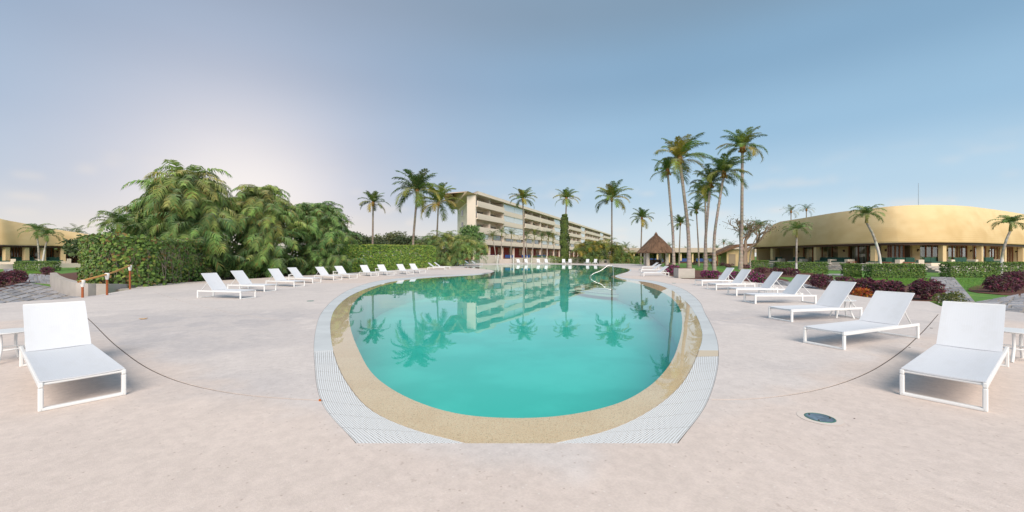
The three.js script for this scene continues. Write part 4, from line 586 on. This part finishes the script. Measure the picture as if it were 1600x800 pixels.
const qOf = (a) => { let best = 0, e = 1e9; for (let q = 0; q <= 1; q += 0.002) { const p = onR(q, -1.4), d = Math.abs(800 + F * p.x / -p.z - a); if (d < e) { e = d; best = q; } } return best; };
const wallSpan = (label, a, b2, h) => { const q0 = qOf(a), q1 = qOf(b2); stoneWall(label, 'rubble stone terrace walls', [0, 0.33, 0.66, 1].map((k) => onR(q0 + (q1 - q0) * k, -1.4)), h); };
wallSpan('rubble stone terrace wall beside the bare tree', 1200, 1296, 0.95);
wallSpan('rubble stone terrace wall between two flights of stone steps', 1328, 1452, 0.95);
wallSpan('rubble stone terrace wall behind the long clipped hedge', 1490, 1600, 0.95);
function stoneSteps(label, a, q, w) {
  const p = onR(q, -1.6), r = houseR.at(q, 0, 0)[1], t = thing('stone_steps', label, 'steps', V(p.x, LOW, p.z), r, 'rubble stone steps');
  for (let i = 0; i < 4; i++) { const st = part('step', box(w, 0.16 * (i + 1), 0.42, 0, 0.08 * (i + 1), 1.0 - i * 0.4), M.mortar, t); let x = -w / 2; while (x < w / 2 - 0.1) { const k = Math.min(rr(0.3, 0.6), w / 2 - x); const s = part('stone', pick(stoneGeo), pick(M.stone), st); s.position.set(x + k / 2, 0.16 * i + 0.085, 1.2 - i * 0.4); s.scale.set(k * 1.15, 0.19, 0.14); x += k; } }
}
stoneSteps('rubble stone steps between a yellowing hedge and a small hedge', 1312, qOf(1312), 3.0); stoneSteps('rubble stone steps at the head of the slate path', 1471, qOf(1471), 3.0);
function daybed(label, group, p, r, y, w = 2.6) {
  const t = thing('terrace_daybed', label, 'sofa', V(p.x, y, p.z), r, group);
  part('plinth', rbox(w + 0.7, 0.36, 1.0, 0.2, 0.18, 0, 0.03), M.bench, t); part('armrest', rbox(0.5, 0.75, 1.0, w / 2 + 0.32, 0.375, 0.002, 0.03), M.bench, t);
  for (let k = 0; k < 3; k++) { part('seat_cushion', rbox(w / 3 - 0.03, 0.16, 0.9, -w / 2 + (k + 0.5) * w / 3, 0.45, 0.02, 0.05), M.cushion, t); part('back_cushion', rbox(w / 3 - 0.03, 0.52, 0.2, -w / 2 + (k + 0.5) * w / 3, 0.74, -0.38, 0.06), M.cushion, t); }
}
[1190, 1221, 1262, 1285, 1363, 1418, 1500, 1549, 1594].forEach((a, i) => { const q = qOf(a), p = onR(q, 0.9); daybed('green cushioned masonry sofa on the curved terrace, ' + [...nth, 'ninth'][i] + ' from the bare tree', 'green sofas on the curved terrace', p, houseR.at(q, 0, 0)[1], 0.42, a < 1300 ? 2.7 : 2.7); });
[0.24, 0.5, 0.74].forEach((q) => { const [p, r] = houseL.at(q, 0.9, 0); daybed('green cushioned sofa on the left terrace', 'green sofas on the left terrace', V(p.x + houseL.b.x, 0, p.z + houseL.b.z), r, 0.42); });
[[1316, 0.5], [1378, 0.5], [1432, 0.4]].forEach(([a]) => { const q = qOf(a), p = onR(q, 0.2), t = thing('wooden_table', 'low dark wooden table on the curved terrace', 'table', V(p.x, 0.42, p.z), houseR.at(q, 0, 0)[1], 'wooden tables on the terrace'); part('top', box(0.9, 0.07, 0.6, 0, 0.42, 0), M.wood, t); for (const [x, z] of [[-0.38, -0.22], [0.38, -0.22], [-0.38, 0.22], [0.38, 0.22]]) part('leg', box(0.07, 0.39, 0.07, x, 0.195, z), M.wood, t); });
// masts behind the curved roof
{ const t = thing('radio_mast', 'thin radio mast standing on the curved roof', 'mast', V(X(1435, 60), LOW, -60)); part('pole', bar(V(0, 0, 0), V(0, Y(286, 60) - LOW, 0), 0.05, 0.03), M.steel, t); part('base_plate', box(0.4, 0.1, 0.4, 0, 0.05, 0), M.steel, t); }

// thatched hut
{
  const d = 69, t = thing('thatched_hut', 'open hut with conical brown thatched roof on white columns', 'hut', V(X(1025, d), 0, -d));
  const R = 3.15, eH = 2.15, aH = 5.5;
  const prof = [[0.02, aH], [0.25, aH - 0.35], [1.0, aH - 1.02], [2.05, eH + 1.22], [R, eH + 0.05], [R + 0.05, eH - 0.12], [R - 0.25, eH - 0.02]].map((q) => new THREE.Vector2(...q));
  const g = new THREE.LatheGeometry(prof, 72), p = g.attributes.position; for (let i = 0; i < p.count; i++) { const k = 1 + 0.03 * (hash2(Math.round(p.getX(i) * 31), Math.round(p.getZ(i) * 31)) - 0.5), dy = p.getY(i) < eH + 0.1 ? rr(-0.05, 0.05) : rr(-0.03, 0.03); p.setXYZ(i, p.getX(i) * k, p.getY(i) + dy, p.getZ(i) * k); } g.computeVertexNormals(); g.attributes.uv.array.forEach((q, i, a) => { a[i] = i % 2 ? q * 2.5 : q * 6; }); M.thatch.side = THREE.DoubleSide;
  const roof = part('thatch_roof', g, M.thatch, t); part('roof_cap', new THREE.ConeGeometry(0.32, 0.5, 14).translate(0, aH - 0.05, 0), M.thatch, roof);
  for (const [x, z] of [[-1.65, 0.9], [1.5, 0.9], [-1.3, -1.5], [1.3, -1.5]]) part('column', cyl(0.27, 0.3, eH + 0.35, x, eH / 2 + 0.17, z, 14), M.cream, t);
  part('bar_counter', box(2.2, 0.95, 0.6, 0, 0.475, -0.9), M.woodDark, t); part('ring_beam', new THREE.TorusGeometry(2.1, 0.08, 6, 28).rotateX(Math.PI / 2).translate(0, eH + 0.3, 0), M.wood, t);
  for (const x of [-0.75, 0.1]) { const s = thing('folding_chair', 'dark folding chair standing under the thatched hut', 'chair', V(X(1025, d) + x, 0, -d + 0.75), 0.4, 'chairs under the thatched hut'); part('seat', box(0.5, 0.05, 0.5, 0, 0.45, 0), M.joint, s); part('backrest', box(0.5, 0.55, 0.05, 0, 0.75, -0.25), M.joint, s); for (const [a, b] of [[-0.22, -0.22], [0.22, -0.22], [-0.22, 0.22], [0.22, 0.22]]) part('leg', box(0.04, 0.43, 0.04, a, 0.215, b), M.joint, s); }
}
// low flat-roofed building behind the hut
{
  const d = 108, x0 = X(968, d), x1 = X(1182, d), w = x1 - x0, t = thing('low_building', 'long low building with flat tan roof behind the thatched hut', 'building', V((x0 + x1) / 2, LOW, -d));
  part('roof', box(w + 2, 1.15, 7, 0, 3.35, 0), std({ color: rgb(0.50, 0.42, 0.35), roughness: 0.9 }), t); part('room_wall', box(w, 2.8, 0.3, 0, 1.4, -2.2), M.wallYellow, t);
  for (let i = 0; i < 12; i++) { const x = -w / 2 + (i + 0.5) * w / 12; part('column', box(0.4, 2.8, 0.4, x - w / 24, 1.4, 2.6), M.wallYellow, t); const o = part('window', box(w / 12 - 1.1, 2.3, 0.1, x, 1.3, -2.0), M.glassDark, t); part('frame', merge([-1, 0, 1].map((k) => box(0.1, 2.3, 0.08, x + k * (w / 24 - 0.55), 1.3, -1.92))), M.wood, o); }
  for (const px0 of [1015, 1030, 1068, 1095, 1113]) { const s = thing('terrace_sofa', 'blue cushioned sofa before the low building', 'sofa', V(X(px0, 105), LOW, -105), 0, 'blue sofas before the low building'); part('base', box(2.2, 0.4, 0.9, 0, 0.2, 0), M.woodDark, s); part('cushion', rbox(2.1, 0.22, 0.85, 0, 0.5, 0, 0.06), M.blue, s); part('backrest', rbox(2.1, 0.7, 0.22, 0, 0.85, -0.36, 0.06), M.blue, s); }
}
// thatched porch beside the curved building
{
  const d = 76, t = thing('thatched_porch', 'small yellow house with brown thatched lean-to roof', 'building', V(X(1150, d), LOW, -d), -0.25);
  part('wall', box(4.6, 3.1, 4.0, 0.4, 1.55, -0.6), M.wallYellow, t); part('doorway', box(1.1, 2.2, 0.1, -1.0, 1.1, 1.42), M.room, t);
  const s = new THREE.Shape(); s.moveTo(-4.4, 2.0); s.lineTo(-0.5, 3.9); s.lineTo(3.2, 4.1); s.lineTo(3.2, 3.85); s.lineTo(-0.5, 3.4); s.lineTo(-4.3, 1.75); s.closePath();
  part('thatch_roof', new THREE.ExtrudeGeometry(s, { depth: 5.4, bevelEnabled: true, bevelSize: 0.05, bevelThickness: 0.1, bevelSegments: 2 }).translate(0, 0, -3), M.thatch, t); for (const z of [-2.2, 1.9]) part('post', cyl(0.09, 0.1, 2.2, -3.6, 1.1, z, 8), M.wood, t);
}
// concrete planter box
{ const a = P(1060, 434), b = P(1089, 435.5), d = (-a.z - b.z) / 2, w = b.x - a.x, t = thing('planter_box', 'plain square concrete planter box beside the bougainvillea', 'planter', V((a.x + b.x) / 2, 0, -d - 0.6), -0.12); const h = Y(419.5, d); part('body', rbox(w + 0.35, h, 1.3, 0, h / 2, 0, 0.02), M.plaster, t); part('soil', box(w + 0.15, 0.02, 1.1, 0, h + 0.011, 0), M.mulch, t); }

// ------------------------------------------------------------------ retaining wall and steps with bamboo handrail
{
  const foot = [[78, 446, 0.55], [84, 454, 0.52], [100, 461, 0.46], [125, 464.5, 0.38], [150, 463, 0.32], [172, 460, 0.26], [196, 456, 0.14], [226, 450.5, 0.03]], c = new THREE.CatmullRomCurve3(foot.map(([a, b, y]) => { const p = P(a, b, LOW); return V(p.x, y, p.z); }), false, 'centripetal'), n = 40;
  const t = thing('retaining_wall', 'curved pale plaster retaining wall below the sea grape hedge', 'wall', V(0, LOW, 0)), g = [], pos = [], ix = [], uv = []; void g; let s = 0, last;
  for (let i = 0; i <= n; i++) { const p = c.getPointAt(i / n), tg = c.getTangentAt(i / n).setY(0).normalize(), o = V(tg.z, 0, -tg.x); if (o.z > 0) o.negate(); if (last) s += p.distanceTo(last); last = p; const q = p.clone().addScaledVector(o, 0.28); for (const [w, y] of [[p, 0], [p, p.y - LOW], [q, p.y - LOW], [q, 0]]) { pos.push(w.x, y, w.z); uv.push(s, y + (w === q ? 0.3 : 0)); } if (i < n) for (let j = 0; j < 3; j++) { const a = i * 4 + j; ix.push(a, a + 4, a + 1, a + 1, a + 4, a + 5); } }
  const ge = new THREE.BufferGeometry(); ge.setAttribute('position', new THREE.Float32BufferAttribute(pos, 3)); ge.setAttribute('uv', new THREE.Float32BufferAttribute(uv, 2)); ge.setIndex(ix); M.plaster.side = THREE.DoubleSide; part('wall', toCreasedNormals(ge, 0.5), M.plaster, t);
  struct('raised_bed', slab([...c.getSpacedPoints(30).map((p) => { const tg = 0; void tg; return V(p.x * 1.012, 0, p.z * 1.012); }), P(300, 444, LOW), P(300, 430, LOW), P(130, 428, LOW), P(80, 434, LOW)], LOW + 0.25, 0.24), M.mulch);
  const st = thing('garden_steps', 'three shallow plaster steps beside the bamboo handrail', 'steps', P(186, 459, LOW), -0.5); [0, 1, 2].forEach((i) => part('step', box(1.0 - i * 0.28, 0.085 * (i + 1), 0.9, i * 0.16, 0.0425 * (i + 1), -0.3 - i * 0.003), M.plaster, st));
  const post = [[129, 465, 441], [167.3, 461, 430], [203, 452, 417]].map(([a, b, y]) => { const p = P(a, b); return [p, Y(y, -p.z)]; }), h = thing('bamboo_handrail', 'bamboo handrail on three wooden posts with white rope bindings', 'handrail', post[1][0]), o = post[1][0];
  post.forEach(([p, y]) => { const q = part('post', cyl(0.038, 0.038, y, p.x - o.x, y / 2, p.z - o.z, 10), std({ color: rgb(0.34, 0.09, 0.025), roughness: 0.45 }), h); part('rope_binding', new THREE.LatheGeometry([[0.042, -0.2], [0.055, -0.16], [0.07, -0.05], [0.085, 0.04], [0.05, 0.07]].map((k) => new THREE.Vector2(...k)), 12).translate(p.x - o.x, y + 0.02, p.z - o.z), M.rope, q); });
  const r = post.map(([p, y]) => V(p.x - o.x, y + 0.06, p.z - o.z)), d0 = r[0].clone().sub(r[1]).normalize(), d1 = r[2].clone().sub(r[1]).normalize();
  part('rail', tube([r[0].clone().addScaledVector(d0, 0.18), r[0], r[1].clone().add(V(0, -0.02, 0)), r[2], r[2].clone().addScaledVector(d1, 0.15)], 0.036, 30, 10), M.bamboo, h);
}
// steel handrail at the pool steps
{
  const b = P(958, 433), a = P(926, 434), t = thing('pool_handrail', 'bent steel handrail at the curved pool steps', 'handrail', V(b.x, -0.05, b.z)); const k = 1.05;
  for (const s of [0]) part('rail', tube([V(0, -0.8, 0), V(0, 0.6, 0), V(-0.05, 0.88, 0), V(-0.3, 0.95, 0), V((a.x - b.x) * 0.55, 0.55, 0.1), V(a.x - b.x, 0.15, 0.2), V(a.x - b.x - 0.03, -0.9, 0.2)], 0.026, 50, 8), M.steel, t);
  part('wall_flange', cyl(0.07, 0.07, 0.02, 0, 0.02, 0, 14), M.steel, t); void k;
}

// ------------------------------------------------------------------ loungers and tables
function lounger(label, group, x, z, th, tilt, hl = 1.36) {
  const t = thing('sun_lounger', label, 'sun lounger', V(x, 0, z), Math.PI / 2 - th, group), W = 0.67, hs = 0.29, bl = 0.82, Lr = hl + 0.72, q = 0.04;
  for (const s of [-1, 1]) part('side_rail', rbox(Lr, 0.055, q, Lr / 2, hs - 0.02, s * (W / 2 - q / 2), 0.012), M.white, t);
  part('front_leg_frame', merge([rbox(0.06, hs - 0.05, q, 0.03, (hs - 0.05) / 2, W / 2 - q / 2, 0.012), rbox(0.06, hs - 0.05, q, 0.03, (hs - 0.05) / 2, -W / 2 + q / 2, 0.012), rbox(0.06, 0.035, W - 0.02, 0.03, 0.018, 0, 0.012)]), M.white, t);
  part('rear_leg_frame', merge([rbox(0.06, hs - 0.05, q, Lr - 0.03, (hs - 0.05) / 2, W / 2 - q / 2, 0.012), rbox(0.06, hs - 0.05, q, Lr - 0.03, (hs - 0.05) / 2, -W / 2 + q / 2, 0.012), rbox(0.06, 0.035, W - 0.02, Lr - 0.03, 0.018, 0, 0.012)]), M.white, t);
  const sling = (L, w, sag, th2) => { const g = new THREE.BoxGeometry(L, th2, w, 14, 1, 8), p = g.attributes.position; for (let i = 0; i < p.count; i++) { const a = p.getX(i) / L * 2, b = p.getZ(i) / w * 2; p.setY(i, p.getY(i) - sag * (1 - b * b) * (1 - 0.5 * a ** 4)); } g.computeVertexNormals(); return g; };
  const seat = part('seat_sling', sling(hl - 0.02, W - 0.03, 0.018, 0.012).translate(hl / 2, hs + 0.016, 0), M.sling, t); part('front_bar', bar(V(0.03, hs - 0.012, -W / 2 + 0.03), V(0.03, hs - 0.012, W / 2 - 0.03), 0.016), M.white, t); void seat;
  const b = new THREE.Group(); b.name = 'backrest'; b.position.set(hl, hs + 0.012, 0); b.rotation.z = tilt; t.add(b);
  part('back_sling', sling(bl, W - 0.05, 0.012, 0.014).translate(bl / 2, 0.012, 0), M.sling, b); for (const s of [-1, 1]) part('back_rail', rbox(bl, 0.03, 0.03, bl / 2, -0.006, s * (W / 2 - 0.055), 0.01), M.white, b); part('top_bar', rbox(0.03, 0.03, W - 0.05, bl, 0.004, 0, 0.012), M.white, b);
  const hx = hl + Math.cos(tilt) * bl * 0.55, hy = hs + Math.sin(tilt) * bl * 0.55; for (const s of [-1, 1]) part('prop', bar(V(hl + 0.62, hs - 0.02, s * (W / 2 - 0.09)), V(hx, hy - 0.02, s * (W / 2 - 0.09)), 0.012), M.white, t);
  return t;
}
lounger('white sun lounger with its own round table, beside the handrail steps', undefined, -4.64, -4.45, -0.92, 0.8, 2.15);
lounger('white sun lounger with its own round table, nearest the slate path', undefined, 4.66, -4.45, 0.93, 0.8, 2.15);
lounger('white sun lounger between the round table and the orange croton', undefined, 5.5, -7.25, 1.16, 0.76, 1.75);
lounger('white sun lounger just left of a round table and burgundy shrubs', undefined, 6.66, -10.2, 1.33, 0.85, 1.52);
[[8.11, -14.01, 1.565], [8.93, -16.65, 1.575], [9.45, -19.42, 1.40], [10.07, -22.15, 1.458]].forEach(([x, z, a], i) => lounger('white sun lounger by the garden walk, ' + nth[3 - i] + ' from the concrete planter box', 'loungers in the row by the garden walk', x, z, a, 0.9));
[[-9.91, -15.41, -1.323, 0.86], [-10.91, -18.52, -1.327, 0.83], [-11.06, -21.34, -1.196, 0.82], [-11.55, -24.29, -1.25, 0.79]].forEach(([x, z, a, k], i) => lounger('white sun lounger before the cane palms, ' + nth[i] + ' from the bamboo handrail', 'loungers before the cane palms', x, z, a, k));
[[-11.50, -27.07, -1.044], [-11.29, -29.18, -0.937], [-10.78, -32.19, -0.79], [-10.04, -33.91, -0.736], [-8.90, -35.84, -0.749], [-8.28, -38.03, -0.758]].forEach(([x, z, a], i) => lounger('white sun lounger before the clipped hedge, ' + nth[i] + ' from the cane palm clumps', 'loungers before the clipped hedge', x, z, a, 0.72));
[[691, 421.5, -1.5], [699, 420, -1.5]].forEach(([a, b, th], i) => { const p = P(a, b); lounger('white sun lounger at the end of the clipped hedge, ' + nth[i] + ' from the hedge', 'loungers at the hedge end', p.x + 0.4, p.z, th, 0.65); });
[[713, 415.3], [727, 414.8], [743, 414.4], [753, 414]].forEach(([a, b], i) => { const p = P(a, b); lounger('white sun lounger under the low thicket, ' + nth[3 - i] + ' from the terrace steps', 'loungers under the thicket', p.x, p.z, -1.25, 0.62); });
[814, 826, 845, 857, 881, 890.5, 916, 928].forEach((a, i) => { const d = 81.5; lounger('white sun lounger across the far pool end, ' + nth[i] + ' from the terrace steps', 'loungers at the far end of the pool', X(a, d), -d, [-0.35, -0.3, -0.25, -0.2, 0.1, 0.15, 0.35, 0.4][i], 0.95); });
[[1003, 431.5, 1.5], [1000, 425.5, 1.5], [1002, 420.5, 1.5]].forEach(([a, b, th], i) => { const p = P(a, b); lounger('white sun lounger between hut and planter box, ' + nth[2 - i] + ' from the hut', 'loungers by the planter box', p.x, p.z, th, 0.62); });

function roundTable(label, x, z, r = 0.27, h = 0.46, group) {
  const t = thing('round_table', label, 'table', V(x, 0, z), 0.5, group);
  part('top', new THREE.LatheGeometry([[0.001, h - 0.022], [r - 0.02, h - 0.022], [r, h - 0.012], [r, h - 0.004], [r - 0.008, h], [0.001, h]].map((k) => new THREE.Vector2(...k)), 48), M.white, t);
  for (let i = 0; i < 4; i++) { const a = i * Math.PI / 2; part('leg', tube([V(Math.cos(a) * r * 0.68, h - 0.02, Math.sin(a) * r * 0.68), V(Math.cos(a) * r * 0.62, h * 0.5, Math.sin(a) * r * 0.62), V(Math.cos(a) * r * 0.9, 0.0, Math.sin(a) * r * 0.9)], 0.019, 12, 8), M.white, t); }
  part('ring', new THREE.TorusGeometry(r * 0.61, 0.012, 8, 32).rotateX(Math.PI / 2).translate(0, h * 0.42, 0), M.white, t);
}
{ const p = P(0, 567); roundTable('round white side table left of the near lounger', p.x - 0.02, p.z - 0.12, 0.30, 0.46); }
{ const p = P(1603, 566); roundTable('round white side table right of the near lounger', p.x + 0.02, p.z - 0.12, 0.30, 0.46); }
{ const p = P(1318, 496); roundTable('round white side table between two white loungers', p.x - 0.05, p.z, 0.30, 0.46); }
function squareTable(label, group, x, z, turn) { const t = thing('square_table', label, 'table', V(x, 0, z), turn, group), w = 0.42, h = 0.40; part('top', rbox(w, 0.03, w, 0, h - 0.015, 0, 0.01), M.white, t); for (const [a, b] of [[-1, -1], [1, -1], [-1, 1], [1, 1]]) part('leg', rbox(0.035, h - 0.032, 0.035, a * (w / 2 - 0.025), (h - 0.032) / 2, b * (w / 2 - 0.025), 0.008), M.white, t); part('lower_shelf', rbox(w - 0.06, 0.02, w - 0.06, 0, 0.14, 0, 0.008), M.white, t); }
[[383, 449.5], [457, 437.2], [525, 430.4], [590, 424.6], [645, 421.2]].forEach(([a, b]) => { const p = P(a, b + 1.2); squareTable('small white square table between two loungers on the left row', 'square tables in the left row', p.x, p.z, 0.3); });
[[1197, 459], [1131, 441]].forEach(([a, b]) => { const p = P(a, b); squareTable('small white square table between two loungers by the garden walk', 'square tables by the garden walk', p.x, p.z, 0.1); });
[[820, 413.2], [851, 413.2], [886, 413.2], [922, 413.2]].forEach(([a]) => squareTable('small white square table at the far end of the pool', 'square tables at the far end', X(a, 82), -82.4, 0));

scene.traverse((o) => { if (o.isMesh) { o.castShadow = o.receiveShadow = true; } });
renderer.render(scene, camera);
